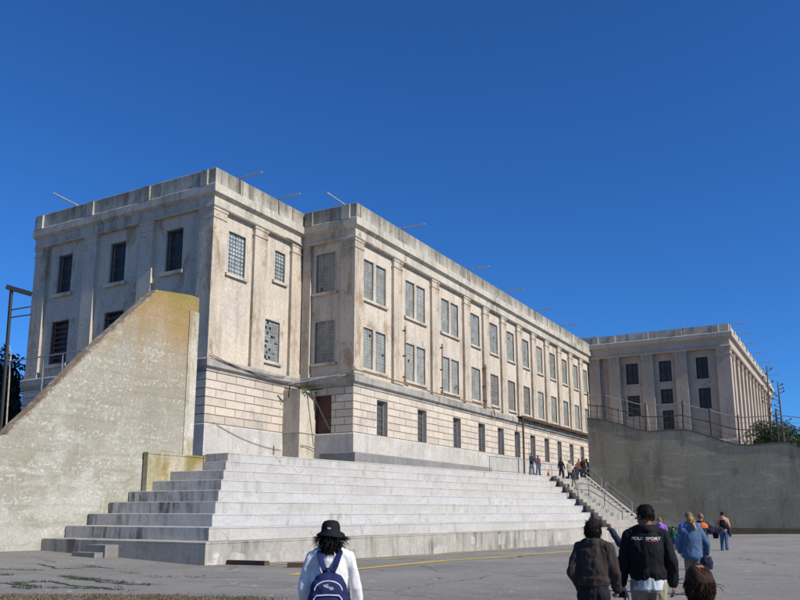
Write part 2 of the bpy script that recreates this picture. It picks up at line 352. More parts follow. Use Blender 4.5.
# ground sheet
def ground():
    t = NT('asphalt'); v = t.coord()
    col = t.mix(t.ramp(t.noise(v, .12, 6, .6), .36, .64), (.20,.19,.172), (.262,.25,.228))
    col = t.mix(t.math('MULTIPLY', t.ramp(t.noise(t.n('Mapping', {'Vector': v, 'Scale': (1,.45,1)}).outputs[0], .55, 8, .66, .5), .52, .66), .55), col, (.135,.13,.12))
    col = t.mix(t.math('MULTIPLY', t.ramp(t.noise(v, 1.7, 8, .72), .57, .68), .55), col, (.33,.32,.30))
    vo = t.n('TexVoronoi', {'Vector': v, 'Scale': 2.6, 'Randomness': 1.0}); hide = t.noise(v, .5, 3)
    chip = t.math('LESS_THAN', vo.outputs['Distance'], t.ramp(t.noise(v, 2.3, 2), .46, 1.3))
    col = t.mix(t.math('MULTIPLY', chip, t.ramp(hide, .44, .56)), col, (.48,.47,.45))
    dv = t.n('VectorMath', {0: v, 1: t.n('VectorMath', {0: t.n('TexNoise', {'Vector': v, 'Scale': .9, 'Detail': 5}).outputs['Color'], 1: (1.3,1.3,0)}, operation='MULTIPLY').outputs[0]}, operation='ADD').outputs[0]
    cr = t.n('TexVoronoi', {'Vector': dv, 'Scale': .17}, feature='DISTANCE_TO_EDGE').outputs['Distance']
    crack = t.math('MULTIPLY', t.math('LESS_THAN', cr, .0035), t.ramp(t.noise(v, .22, 3), .42, .55))
    col = t.mix(t.math('MULTIPLY', crack, .85), col, (.035,.034,.03))
    fn = t.noise(v, 11, 10, .82); ag = t.noise(v, 3.4, 10, .85)
    col = t.mix(t.math('MULTIPLY', t.ramp(ag, .60, .66), .5), col, (.42,.405,.37)); col = t.mix(t.math('MULTIPLY', t.ramp(ag, .40, .33), .55), col, (.085,.08,.07))
    oil = t.math('MULTIPLY', t.ramp(t.noise(v, .8, 5, .6), .60, .70), .45); col = t.mix(oil, col, (.10,.095,.085))
    col = t.mix(1.0, col, t.gray(t.math('ADD', t.math('MULTIPLY', t.ramp(fn, .25, .75), .8), .6)), 'MULTIPLY')
    m = t.fin(col, .92, t.math('ADD', fn, ag), .7, .03)
    xs = np.concatenate([[-1500,-600,-200,-80,-40], np.arange(-20, 80, .8), [90,140,300,700,2000]])
    ys = np.concatenate([[-1500,-600,-200,-80,-50], np.arange(-34, 36, .8), [45,70,120,300,700,2000]])
    vs = [(x, y, gz(x, y) if -20 <= x <= 80 and -34 <= y <= 36 else 0) for x in xs for y in ys]; n = len(ys)
    fs = [(i*n+j, (i+1)*n+j, (i+1)*n+j+1, i*n+j+1) for i in range(len(xs)-1) for j in range(n-1)]
    mb = MB(); mb.raw(vs, fs); o = mb.build('ground', m, smooth=True); o['kind'] = 'structure'
ground()

# upper terrace behind the bleachers and beyond the yard wall
mb = MB()
a = seat(0.3, 8.3); b = seat(40.9, 8.25)
mb.prism([a, b, (71.2,21.3), (71.3,-60), (190,-60), (190,80), (33.5,80), (31,29.6)], -.8, ZTER)
tag(mb.build('terrace', M['ledge']), kind='structure')
mb = MB(); mb.prism([(-30,29.5), (31.2,29.5), (33.8,80), (-30,80)], -.8, 4.46)
tag(mb.build('upper_ground', M['ledge']), kind='structure')

# ------------------------------------------------------------------ walls with openings
def wall_face(mb, axis, c, u0, u1, z0, z1, holes, depth, sgn):
    """plane axis=c ('x' or 'y'); holes (ua,ub,za,zb); reveals go sgn*depth into the wall"""
    P = (lambda u, z, d=0: (c+sgn*d, u, z)) if axis == 'x' else (lambda u, z, d=0: (u, c+sgn*d, z))
    us = sorted({u0, u1, *[h[0] for h in holes], *[h[1] for h in holes]}); us = [u for u in us if u0 <= u <= u1]
    for i in range(len(us)-1):
        a, b = us[i], us[i+1]; m = (a+b)/2
        hs = sorted([h for h in holes if h[0] < m < h[1]], key=lambda h: h[2]); z = z0
        for h in hs:
            if h[2] > z: mb.face(P(a,z), P(b,z), P(b,h[2]), P(a,h[2]))
            z = h[3]
        if z < z1: mb.face(P(a,z), P(b,z), P(b,z1), P(a,z1))
    for a, b, c0, c1 in holes:
        mb.face(P(a,c0), P(a,c1), P(a,c1,depth), P(a,c0,depth)); mb.face(P(b,c0), P(b,c0,depth), P(b,c1,depth), P(b,c1))
        mb.face(P(a,c1), P(b,c1), P(b,c1,depth), P(a,c1,depth)); mb.face(P(a,c0), P(a,c0,depth), P(b,c0,depth), P(b,c0))
def rustic(mb, axis, c, u0, u1, z0, rows, rh, bl, holes, sgn, gap=.036, thick=.035):
    """rows of dressed blocks; sgn = direction out of the wall"""
    P = (lambda u, z, d: (c+sgn*d, u, z)) if axis == 'x' else (lambda u, z, d: (u, c+sgn*d, z))
    for r in range(rows):
        za, zb = z0+r*rh+gap/2, z0+(r+1)*rh-gap/2
        spans = [(u0, u1)]
        for h in holes:
            if h[2] < zb-.1 and h[3] > za+.1:
                spans = [q for s in spans for q in ((s[0], min(s[1], h[0])), (max(s[0], h[1]), s[1])) if q[1]-q[0] > .05]
        for a, b in spans:
            j = [a]; k = math.ceil((a-u0)/bl-(r%2)*.5)
            while True:
                q = u0+(k+(r%2)*.5)*bl
                if q >= b-.25: break
                if q > a+.25: j.append(q)
                k += 1
            j.append(b)
            for i in range(len(j)-1):
                mb.tint = R.uniform(.92, 1.04) if R.random() > .1 else R.uniform(.80, .92)
                e0 = j[i]+(gap/2 if i else 0); e1 = j[i+1]-(gap/2 if i < len(j)-2 else 0); bv = .018
                A = [P(e0,za,0),P(e1,za,0),P(e1,zb,0),P(e0,zb,0)]; B = [P(e0+bv,za+bv,thick),P(e1-bv,za+bv,thick),P(e1-bv,zb-bv,thick),P(e0+bv,zb-bv,thick)]
                mb.raw(A+B, [(4,5,6,7)]+[(q,(q+1)%4,(q+1)%4+4,q+4) for q in range(4)])
    mb.tint = 1.0

# window kinds (mesh data shared by their copies); local x along the wall, y into the wall, z up, origin on the wall plane at the sill
CACHE = {}
def win_meshes(kind, w, h):
    key = (kind, round(w,2), round(h,2))
    if key in CACHE: return CACHE[key]
    f = MB(); s = MB(); panes = []; sm = M['stucco_pale']
    fw = .08
    if kind in ('double', 'single', 'broken', 'small', 'screen'):
        f.box((-w/2-fw,-.015,-.0), (-w/2,.06,h+fw)); f.box((w/2,-.015,0), (w/2+fw,.06,h+fw)); f.box((-w/2,-.015,h), (w/2,.06,h+fw))
        s.box((-w/2-.22,-.16,-.17), (w/2+.22,.1,-.003))
        if kind == 'double':
            mw = .34; f.box((-mw/2,-.02,0.001), (mw/2,.26,h-.001))
            for a, b in ((-w/2,-mw/2), (mw/2,w/2)): panes.append((a, b, .11))
        else: panes.append((-w/2, w/2, .11))
        # raised metal stays over the blocks
        for a, b, d in panes:
            n = max(1, round((b-a)/.47))
            for i in range(1, n): x = a+(b-a)*i/n; f.bar((x,d-.012,0), (x,d-.012,h), .025)
            for i in range(1, max(2, round(h/.62))): z = h*i/max(2, round(h/.62)); f.bar((a,d-.016,z), (b,d-.016,z), .022)
        pm = M[{'double':'block_pane','single':'block_pane','broken':'broken_pane','small':'small_pane','screen':'screen_pane'}[kind]]
    elif kind in ('barred', 'louvred'):
        s.box((-w/2-.25,-.22,-.22), (w/2+.25,.15,-.003)); panes.append((-w/2, w/2, .38)); pm = M['dark_glass']
        f.box((-w/2,.12,0), (-w/2+.07,.2,h)); f.box((w/2-.07,.12,0), (w/2,.2,h)); f.box((-w/2,.12,h-.07), (w/2,.2,h))
        if kind == 'barred':
            for i in range(1, 8): x = -w/2+w*i/8; f.tube([(x,.13,0),(x,.13,h)], .018, 6)
            for z in (h*.33, h*.66): f.bar((-w/2,.15,z), (w/2,.15,z), .05, .02)
        else:
            for i in range(8): z = .12+(h-.2)*i/8; f.bar((-w/2,.08,z), (w/2,.08,z), .03, .09)
            for i in range(1, 6): x = -w/2+w*i/6; f.tube([(x,.15,0),(x,.15,h)], .014, 6)
    elif kind == 'slot':
        f.box((-w/2,.32,0), (-w/2+.08,.4,h)); f.box((w/2-.08,.32,0), (w/2,.4,h)); f.box((-w/2,.32,h-.08), (w/2,.4,h))
        for i in range(1, 5): x = -w/2+w*i/5; f.tube([(x,.35,0),(x,.35,h)], .02, 6)
        for i in range(1, 6): z = h*i/6; f.bar((-w/2,.36,z), (w/2,.36,z), .035, .02)
        panes.append((-w/2, w/2, .44)); pm = M['blind']; s = None
    elif kind == 'wing':
        f.box((-w/2,.06,0), (-w/2+.07,.14,h)); f.box((w/2-.07,.06,0), (w/2,.14,h)); f.box((-w/2,.06,h-.07), (w/2,.14,h)); f.bar((0,.1,0), (0,.1,h), .04)
        f.bar((-w/2,.1,h*.5), (w/2,.1,h*.5), .04)
        s.box((-w/2-.15,-.12,-.15), (w/2+.15,.1,-.003)); panes.append((-w/2, w/2, .2)); pm = M['dark_glass']; sm = M['wing']
    ps = []
    for a, b, d in panes:
        p = MB(); p.box((a,d,0), (b,d+.04,h)); ps.append(p.mesh('pane'))
    fm = {'double':M['galv'],'single':M['galv'],'broken':M['galv'],'small':M['galv'],'screen':M['galv'],'barred':M['bars'],'louvred':M['louvre'],'slot':M['galv'],'wing':M['black_iron']}[kind]
    fm = M['stucco_pale'] if kind in ('double','single','broken','small','screen') else fm
    CACHE[key] = (f.mesh('window_frame'), fm, ps, pm, s.mesh('sill') if s else None, sm)
    return CACHE[key]
def window(b, kind, axis, c, u, z, w, h, rot=None):
    fm, fmat, ps, pm, sl, sm = win_meshes(kind, w, h)
    p = (u, c, z) if axis == 'y' else (c, u, z)
    o = b.at('window', fm, fmat, p, 0 if axis == 'y' else -PI/2)
    for q in ps: put('pane', q, pm, o)
    if sl: put('sill', sl, sm, o)
    return o
def pil_mesh(w, d, h, cap=.62, fancy=False):
    """pilaster standing proud of the wall by d: local x along, -y out"""
    p = MB(); p.box((-w/2,-d,0), (w/2,.04,h-cap)); 
    e = .05
    p.box((-w/2-e,-d-e,h-cap), (w/2+e,.04,h-cap+.1)); p.box((-w/2+.01,-d-.01,h-cap+.1), (w/2-.01,.04,h-.16)); p.box((-w/2-e,-d-e,h-.16), (w/2+e,.04,h-.001))
    p.box((-w/2-.04,-d-.04,0.002), (w/2+.04,.04,.28))
    if fancy:
        for i in range(3): x = (i-1)*w*.3; p.box((x-w*.09,-d-.07,h-cap+.14), (x+w*.09,-d,h-.2))
        p.box((-w/2-.1,-d-.1,h-.12), (w/2+.1,.04,h-.0005))
    return p.mesh('pilaster')

# ------------------------------------------------------------------ the cell house
XW, YW, XM, YF, XE = 32.6, 30.98, 41.16, 26.8, 93.0
Z0, ZB0, ZB1, ZA, ZP = 4.4, 9.35, 10.1, 19.02, 21.33
bt = thing('prison_building', 'long weathered cream stucco prison block with grey glass block windows above the white bleachers', 'building', (XM, YF, Z0))
B = At(bt)
RC = .21
PATH = [(XW,47.0), (XW,YW), (XM,YW), (XM,YF), (XE+.2,YF)]
UP = [(43.9,'double',2.9), (49.6,'double',2.95), (55.3,'double',3.0)]+[(x,'single',1.8) for x in (60.1,64.08,68.0,71.85,75.75,79.75,83.65,87.6,91.3)]
ZU, HU, ZL, HL = 15.3, 2.7, 10.68, 2.72
wl = MB()
hf = [(x-w/2, x+w/2, z, z+h) for x, k, w in UP for z, h in ((ZU,HU), (ZL,HL))]
wall_face(wl, 'y', YF+RC, XM+RC, XE+.3, ZB1-.2, ZA+.2, hf, .3, 1)
hr = [(28.46,29.96,15.7,18.35), (28.46,29.96,11.0,13.75)]
wall_face(wl, 'x', XM+RC, YF+RC, YW+RC, ZB1-.2, ZA+.2, hr, .3, 1)
hs = [(34.15,35.65,15.42,18.03), (38.5,39.55,16.1,18.1), (37.75,39.2,10.8,13.42)]
wall_face(wl, 'y', YW+RC, XW+RC, XM+RC, ZB1-.2, ZA+.2, hs, .3, 1)
WY = (44.1, 39.1, 34.25)
hw = [(y-w/2, y+w/2, z, z+h) for y in WY for z, h, w in ((15.6,2.68,1.4), (10.9,2.9,1.7))]
wall_face(wl, 'x', XW+RC, YW+RC, 47.0, ZB1-.2, ZA+.2, hw, .4, 1)
# far side and back close the shell
wl.face((XW+RC,47,Z0), (XW+RC,47,ZA+.2), (60,47,ZA+.2), (60,47,Z0)); wl.face((60,47,Z0), (60,47,ZA+.2), (XE+.3,47,ZA+.2), (XE+.3,47,Z0))
B.part('wall', wl, M['stucco'])
for x, k, w in UP:
    for z, h in ((ZU,HU), (ZL,HL)): window(B, 'screen' if z == ZL and 64 < x < 73 else k, 'y', YF+RC, x, z, w, h)
for a, b, z, z1 in hr: window(B, 'single', 'x', XM+RC, (a+b)/2, z, b-a, z1-z)
for (a, b, z, z1), k in zip(hs, ('small','small','broken')): window(B, k, 'y', YW+RC, (a+b)/2, z, b-a, z1-z)
for y in WY:
    window(B, 'barred', 'x', XW+RC, y, 15.6, 1.4, 2.68); window(B, 'louvred', 'x', XW+RC, y, 10.9, 1.7, 2.9)
# pilasters
PH = ZA-ZB1
def pil(axis, c, u0, u1, mat='pilaster'):
    w = u1-u0; key = ('pil', round(w,2))
    if key not in CACHE: CACHE[key] = pil_mesh(w, RC, PH)
    p = ((u0+u1)/2, c+RC, ZB1) if axis == 'y' else (c+RC, (u0+u1)/2, ZB1)
    B.at('pilaster', CACHE[key], M[mat], p, 0 if axis == 'y' else -PI/2)
for a in (46.15, 51.9, 57.6, 61.5, 65.45, 69.35, 73.25, 77.15, 81.1, 85.0, 88.85): pil('y', YF, a, a+1.2)
def corner(x, y, w, dx, dy):
    """pilaster wrapping a corner: dx, dy = inward direction of the solid"""
    p = MB(); e = .05; h = PH; cp = .62
    def bx(o, z0, z1): p.box((x-dx*o, y-dy*o, z0), (x+dx*(w+o), y+dy*(w+o), z1))
    bx(0, ZB1, ZB1+h-cp); bx(e, ZB1+h-cp, ZB1+h-cp+.1); bx(.01, ZB1+h-cp+.1, ZB1+h-.16); bx(e, ZB1+h-.16, ZB1+h-.001); bx(.04, ZB1+.002, ZB1+.28)
    B.part('pilaster', p, M['pilaster'])
corner(XM, YF, 1.08, 1, 1); corner(XW, YW, 1.12, 1, 1)
pil('y', YW, 36.3, 37.5); pil('y', YW, 40.05, 41.1)
for a, b in ((45.75,46.95), (40.9,42.0), (35.85,37.0)): pil('x', XW, a, b, 'stucco')
pil('x', XM, 30.3, 30.95)
# entablature, parapet, belt, base
cm = MB(); cm.sweep(PATH, [(-.6,ZA+.001),(.08,ZA+.001),(.13,ZA+.06),(.13,ZA+.12),(.05,ZA+.16),(.05,19.66),(.10,19.68),(.25,19.78),(.31,19.82),(.31,20.28),(.27,20.33),(-.6,20.34)])
B.part('cornice', cm, M['cornice'])
pm = MB(); pm.sweep(PATH, [(-.25,20.30),(.20,20.30),(.20,ZP-.06),(.16,ZP),(-.25,ZP)])
for axis, c, us in (('y',YF,[41.7,44.2]+[46.75,52.5,58.2,62.1,66.05,69.95,73.85,77.75,81.7,85.6,89.45]), ('y',YW,[33.2,35.0,36.9,38.6,40.0]), ('x',XW,[46.4,41.4,36.4,31.6]), ('x',XM,[27.4,30.3])):
    for u in us:
        w = .42+R.uniform(-.06,.06); o = .24 if axis == 'y' else .32; w *= .7
        if axis == 'y': pm.box((u-w,c-o,20.305), (u+w,c-.1,ZP-.09))
        else: pm.box((c-o,u-w,20.305), (c-.1,u+w,ZP-.09))
B.part('parapet', pm, M['parapet'])
bm_ = MB(); bm_.sweep(PATH, [(-.5,ZB0-.001),(.05,ZB0),(.05,ZB0+.12),(.20,ZB0+.22),(.24,ZB0+.26),(.24,ZB1-.12),(.14,ZB1-.02),(-.3,ZB1-.001),(-.5,ZB1-.002)])
B.part('belt_course', bm_, M['belt'])
# basement
ZR, RH = 6.45, (ZB0-6.45)/6
SX = (44.65,50.2,55.95,60.65,64.75,68.65,72.65,76.6,80.5,84.5,88.4)
hb = [(x-.72, x+.72, ZR+.001, ZR+RH*5-.02) for x in SX]; hd = [(28.46,29.7,ZR+.001,ZR+RH*5-.02)]
mo = MB(); G = .035
wall_face(mo, 'y', YF+G, XM+G, XE+.3, Z0-.4, ZB0+.1, hb, .6, 1); wall_face(mo, 'x', XM+G, YF+G, YW+G, Z0-.4, ZB0+.1, hd, .5, 1)
wall_face(mo, 'y', YW+G, XW+G, XM+G, Z0-.4, ZB0+.1, [], .3, 1); wall_face(mo, 'x', XW+G, YW+G, 47, Z0-.4, ZB0+.1, [], .3, 1)
B.part('basement_core', mo, M['mortar'])
rs = MB(); rs2 = MB()
rustic(rs, 'y', YF+G, XM, XE+.2, ZR, 6, RH, 1.66, hb, -1); rustic(rs, 'x', XM+G, YF, YW, ZR, 6, RH, 1.35, hd, -1)
rustic(rs2, 'y', YW+G, XW, 39.6, ZR, 6, RH, 1.66, [], -1); rustic(rs2, 'x', XW+G, YW, 47, ZR, 6, RH, 1.66, [], -1)
B.part('rusticated_basement', rs, M['rustic']); B.part('rusticated_basement', rs2, M['rustic'])
for a, b, z0, z1 in hb:      # plastered linings of the basement openings
    rv = MB(); rv.box((a-.02,YF+.0,z0), (a+.05,YF+.58,z1)); rv.box((b-.05,YF+.0,z0), (b+.02,YF+.58,z1)); rv.box((a+.05,YF+.02,z1-.05), (b-.05,YF+.58,z1)); rv.box((a-.1,YF-.06,z0-.1), (b+.1,YF+.5,z0-.001))
    B.part('opening_lining', rv, M['stucco_pale'])
for x in SX: window(B, 'slot', 'y', YF, x, ZR, 1.34, RH*5-.08)
bs = MB(); bs.sweep(PATH, [(-.3,Z0-.4),(.06,Z0-.4),(.06,ZR-.1),(.02,ZR-.02),(-.3,ZR-.021)]); B.part('base_course', bs, M['base'])
pl = MB(); pl.sweep([(XM,29.0), (XM,YF), (61.6,YF)], [(.0,Z0),(.42,Z0),(.42,5.16),(.38,5.2),(.0,5.22)]); B.part('plinth', pl, M['ledge'])
bu = MB(); bu.box((39.5,29.66,Z0-.2), (XM-.002,YW+.2,9.1)); bu.box((39.45,29.6,6.4), (XM-.01,YW+.2,6.46)); B.part('buttress', bu, M['stucco_pale'])
dr = MB(); dr.box((XM+.18,28.52,ZR), (XM+.26,29.64,ZR+RH*5-.03)); dr.box((XM+.1,28.46,ZR), (XM+.2,28.58,ZR+RH*5-.03)); dr.box((XM+.1,29.58,ZR), (XM+.2,29.7,ZR+RH*5-.03)); dr.box((XM+.1,28.5,ZR+1.0), (XM+.2,29.65,ZR+1.07))
d_ = B.part('boarded_opening', dr, plain('brown_board', (.115,.045,.03), .7, c2=(.075,.035,.025), scale=3))
q = MB(); q.box((XM+.14,28.62,ZR+.25), (XM+.17,29.2,ZR+.92)); put('dark_hatch', q.mesh('dark_hatch', False, B.w), M['dark_glass'], d_)
rf = MB(); rf.prism([(XW+.1,46.9), (XW+.1,YW+.1), (XM+.1,YW+.1), (XM+.1,YF+.1), (XE+.2,YF+.1), (XE+.2,46.9)], 19.9, 20.38); B.part('roof', rf, M['roof'])
# poles leaning out over the parapet
def pole_at(b, p, d, L=1.9, back=1.1):
    m = MB(); p = Vector(p); d = Vector(d)
    m.tube([p-d*back, p+d*L], .045, 7); m.bar(p-d*.15-Vector((0,0,.12)), p-d*.15+Vector((0,0,.06)), .1)
    b.part('parapet_pole', m, M['pole'])
for u, v in ((237.5,177.5), (276,197.5)): x = on_y(u, v, YW)[0]; pole_at(B, (x,YW,ZP+.05), (0,-1,R.uniform(.0,.06)), 1.9)
for u, v in ((399,226.6), (466,268.6), (503,290), (533,309), (558,325), (579,338)): x = on_y(u, v, YF)[0]; pole_at(B, (x,YF,ZP+.05), (0,-1,R.uniform(-.02,.07)), 2.1)
pole_at(B, (XW,on_x(79,207,XW)[1],ZP+.03), (-1,0,.1), 2.0); pole_at(B, (XM,27.6,ZP+.05), (-1,0,.05), 2.1)
# rusty canopy over the far basement doors
cx0 = on_y(525, 420, YF-.9)[0]; cz = on_y(525, 421, YF-.9)[2]
m = MB(); m.box((cx0,YF-.62,ZB1+.0), (XE-.5,YF-.1,ZB1+.07)); m.box((cx0-.02,YF-.68,ZB1-.12), (XE-.48,YF-.6,ZB1+.13))
for k in range(9): x = cx0+.4+2.0*k; m.bar((x,YF-.6,ZB1-.03), (x,YF-.2,ZB1-.03), .08)
B.part('canopy', m, M['iron'])
m = MB(); m.tube([(cx0+.2,YF-.62,ZB1), (cx0+.2,YF-.62,ZTER)], .1, 8); m.box((cx0-.1,YF-.8,ZTER), (cx0+.5,YF-.45,ZTER+.06)); B.part('canopy_post', m, M['iron'])
# pipes and cables
for u, z1, z0 in ((404,14.4,10.2), (441,14.2,10.2), (484,13.9,10.2)):
    x = on_y(u, 340, YF)[0]; m = MB(); m.tube([(x,YF-.1,z1),(x,YF-.1,z0+.05),(x+.12,YF-.25,z0-.02)], .06, 8)
    for z in (z0+.6, (z0+z1)/2, z1-.3): m.box((x-.1,YF-.17,z-.04), (x+.1,YF+.27,z+.04))
    B.part('drain_pipe', m, M['rustpipe'])
m = MB(); m.tube([(XM-.25,YF-.3,10.28), (46.5,YF-.28,10.3), (52.3,YF-.3,10.18), (58.5,YF-.3,10.24), (62.6,YF-.28,10.2), (62.9,YF-.28,9.7)], .05, 8); B.part('service_pipe', m, M['rustpipe'])
m = MB(); m.tube([(XM-.3,YF-.32,10.28), (XM-.32,27.6,10.05), (38.9,30.1,9.35)], .055, 8); m.tube([(XM-.3,YF-.32,10.28), (XM-.2,YF-.2,10.5)], .05, 8); B.part('brace_pole', m, M['galv'])
m = MB(); m.tube([(39.0,30.1,9.36), (39.3,30.4,8.6)], .035, 6); m.tube([(40.2,29.4,9.1), (40.95,28.4,6.6)], .045, 6); m.tube([(40.2,29.4,9.1), (40.9,28.9,9.25)], .04, 6); B.part('iron_brace', m, M['black_iron'])
def sag(a, b, s, n=9): 
    a, b = Vector(a), Vector(b); return [a.lerp(b, i/n)-Vector((0,0,s*4*(i/n)*(1-i/n))) for i in range(n+1)]
m = MB(); m.tube(sag((32.4,YW-.3,10.15), (39.2,YW-.35,9.9), .25), .022, 6); m.tube(sag((32.7,YW-.32,10.2), (41.0,YW-.3,9.72), .3), .02, 6)
m.tube(sag((33.2,YW-.1,6.5), (39.3,YW-.12,5.35), .25), .013, 6); m.tube([(38.6,YW-.1,5.6),(38.6,YW-.1,5.05)], .02, 6); m.tube(sag((39.6,29.58,5.6), (41.0,29.5,5.45), -.06), .02, 6); B.part('cable', m, M['black_iron'])
ms = MB()
for i in range(260):
    x, y = R.uniform(39.5,41.0), R.uniform(29.55,30.3); z = 9.1+R.uniform(-.28,.14); s = R.uniform(.04,.1); ms.tint = R.random()
    a = Vector((R.gauss(0,1),R.gauss(0,1),R.gauss(0,1))).normalized(); b = a.orthogonal(); p = Vector((x, y-.1*(R.random()<.5), z)); ms.face(p-a*s, p+b*s*.5, p+a*s, p-b*s*.5)
tag(put('moss_tuft', ms.mesh('moss_tuft', False, (40.2,29.9,9.1)), M['moss'], None, (40.2,29.9,9.1)), 'green moss tuft growing on top of the cream buttress beside the brown boarded opening', 'moss')

# ------------------------------------------------------------------ the farther wing
YR = 11.37; SC = XE/92.0
zz = lambda z: EYE+(z-EYE)*SC
wt = thing('prison_building', 'farther pilastered stucco wing with tall dark windows behind the concrete yard wall', 'building', (XE, YR, Z0)); W = At(wt)
WP = [(XE,46.5), (XE,YR), (141,YR), (141,46.5)]
wu = [(21.0,22.4,16.0,18.45,1), (17.3,18.66,16.04,18.45,1), (13.38,14.64,16.05,18.5,1), (21.0,22.37,12.3,14.7,1), (17.33,18.63,13.52,15.2,1), (17.37,18.56,10.6,12.83,1), (13.31,14.56,12.7,15.02,1)]
hw2 = [(a*SC, b*SC, zz(c), zz(d)) for a, b, c, d, _ in wu]
wm = MB(); wall_face(wm, 'x', XE+.3, YR+.3, 46.5, Z0-.4, 19.7, hw2, .3, 1)
SXW = [95.3+3.82*i for i in range(12)]
hs2 = [(x-.65, x+.65, z, z+h) for x in SXW for z, h in ((16.1,2.4), (12.6,2.4))]
wall_face(wm, 'y', YR+.3, XE+.3, 140.7, Z0-.4, 19.7, hs2, .3, 1)
wm.face((140.7,YR+.3,Z0), (140.7,46.5,Z0), (140.7,46.5,19.7), (140.7,YR+.3,19.7)); wm.face((XE+.3,46.5,Z0), (140.7,46.5,Z0), (140.7,46.5,19.7), (XE+.3,46.5,19.7))
W.part('wall', wm, M['wing'])
for a, b, c, d in hw2: window(W, 'wing', 'x', XE+.3, (a+b)/2, c, round(b-a,1), round(d-c,1))
for a, b, c, d in hs2: window(W, 'wing', 'y', YR+.3, (a+b)/2, c, b-a, d-c)
zc = 19.45; P1 = pil_mesh(1.3, .55, zc-9.4, .85, True); P2 = pil_mesh(1.5, .45, zc-9.4, .85, True)
for y in (23.9, 20.05, 16.35): W.at('pilaster', P1, M['wing'], (XE+.3,y,9.4), -PI/2)
W.at('pilaster', P1, M['wing'], (XE+.3,26.25,9.4), -PI/2)
cp = MB(); cp.box((XE-.3,YR-.3,9.4), (XE+1.0,YR+1.15,18.6)); cp.box((XE-.4,YR-.4,18.6), (XE+1.05,YR+1.2,18.75)); cp.box((XE-.32,YR-.32,18.75), (XE+1.02,YR+1.17,19.25)); cp.box((XE-.42,YR-.42,19.25), (XE+1.07,YR+1.22,zc-.001)); W.part('pilaster', cp, M['wing'])
for i in range(1, 13): W.at('pilaster', P2, M['wing'], (93.4+3.82*i,YR+.3,9.4))
cm = MB(); cm.sweep(WP, [(-.6,zc),(.36,zc),(.44,zc+.1),(.44,zc+.2),(.32,zc+.26),(.32,20.42),(.42,20.48),(.62,20.6),(.68,20.66),(.68,21.1),(.6,21.18),(-.6,21.19)]); W.part('cornice', cm, M['wing'])
pm = MB(); pm.sweep(WP, [(-.2,21.15),(.36,21.15),(.36,22.08),(-.2,22.08)])
for y in (25.9,23.9,20.05,16.35,12.4): pm.box((XE-.52,y-.35,21.16), (XE-.1,y+.35,22.05))
for x in SXW: pm.box((x-2.2,YR-.5,21.16), (x-1.6,YR-.1,22.05))
W.part('parapet', pm, M['cornice'])
bm_ = MB(); bm_.sweep(WP, [(-.3,8.55),(.5,8.55),(.6,8.7),(.6,9.1),(.5,9.395),(-.3,9.396)]); W.part('belt_course', bm_, M['wing'])
rf = MB(); rf.prism([(XE,46.4), (XE,YR), (141,YR), (141,46.4)], 20.9, 21.25); W.part('roof', rf, M['roof'])
for u, v in ((729,329), (736,340), (743,351), (750,360), (757,371), (761,377.5), (766,384)): x = on_y(u, v, YR-.3)[0]; pole_at(W, (x,YR-.3,22.1), (0,-1,.02), 2.0)
pole_at(W, (XE-.2,15.7,22.1), (-1,0,.1), 1.8)

# ------------------------------------------------------------------ bleachers and stair
LB = 34.0
bl = thing('bleachers', 'wide white concrete bleachers of nine tall stepped rows climbing to the prison block', 'bleachers', (X0, Y0, 0)); BL = At(bl)
YD = 28.86
ms_ = ['step0','step1','step2','step1','step2','step1','step1','step1','step1']
for k in range(9):
    a = seat(0, k); L = 42.2 if k == 0 else LB; b = seat(L, k); e = seat(L, 8.9); m = MB()
    n = 14; front = [seat(L*i/n, k) for i in range(n+1)]
    poly = front+[e, (X0+TX*min(k,6.6)+.0, YD-.05) if k < 7 else (a[0], a[1]+1.6)]
    if k >= 7: poly = front+[seat(L, 8.9), (a[0]+.2, a[1]+1.4)]
    z0 = -1.2 if k == 0 else ZT+RI*(k-1)-.06; z1 = ZT+RI*k
    rec = [(p[0]-BN[0]*.018, p[1]-BN[1]*.018) for p in front]+list(poly[n+1:])      # riser set back under a thin nosing
    vs = [(p[0],p[1],z0) for p in rec]+[(p[0],p[1],z1-.06) for p in rec]+[(p[0],p[1],z1-.058) for p in poly]+[(p[0],p[1],z1-.02) for p in poly]
    cx = sum(p[0] for p in poly)/len(poly); cy = sum(p[1] for p in poly)/len(poly)
    ins = [(p[0]-BN[0]*.025+(.02 if i == 0 else 0), p[1]-BN[1]*.025) for i, p in enumerate(front)]+[(q[0]+(.02 if j == 1 else -.0), q[1]) for j, q in enumerate(poly[n+1:])]
    vs += [(p[0],p[1],z1) for p in ins]; N = len(poly)
    m.raw(vs, [tuple(range(4*N,5*N))]+[(i+o,(i+1)%N+o,(i+1)%N+N+o,i+N+o) for i in range(N) for o in (0,N,2*N,3*N)])
    BL.part('step_row', m, M[ms_[k]])
    if k: # the damp left end of the row
        m = MB(); ye = (YD-.06) if k < 7 else a[1]+1.5; m.box((a[0]-.02,a[1]+.02,z1-RI+.001), (a[0]+.01,ye,z1-.03)); BL.part('row_end', m, M['rowend'])
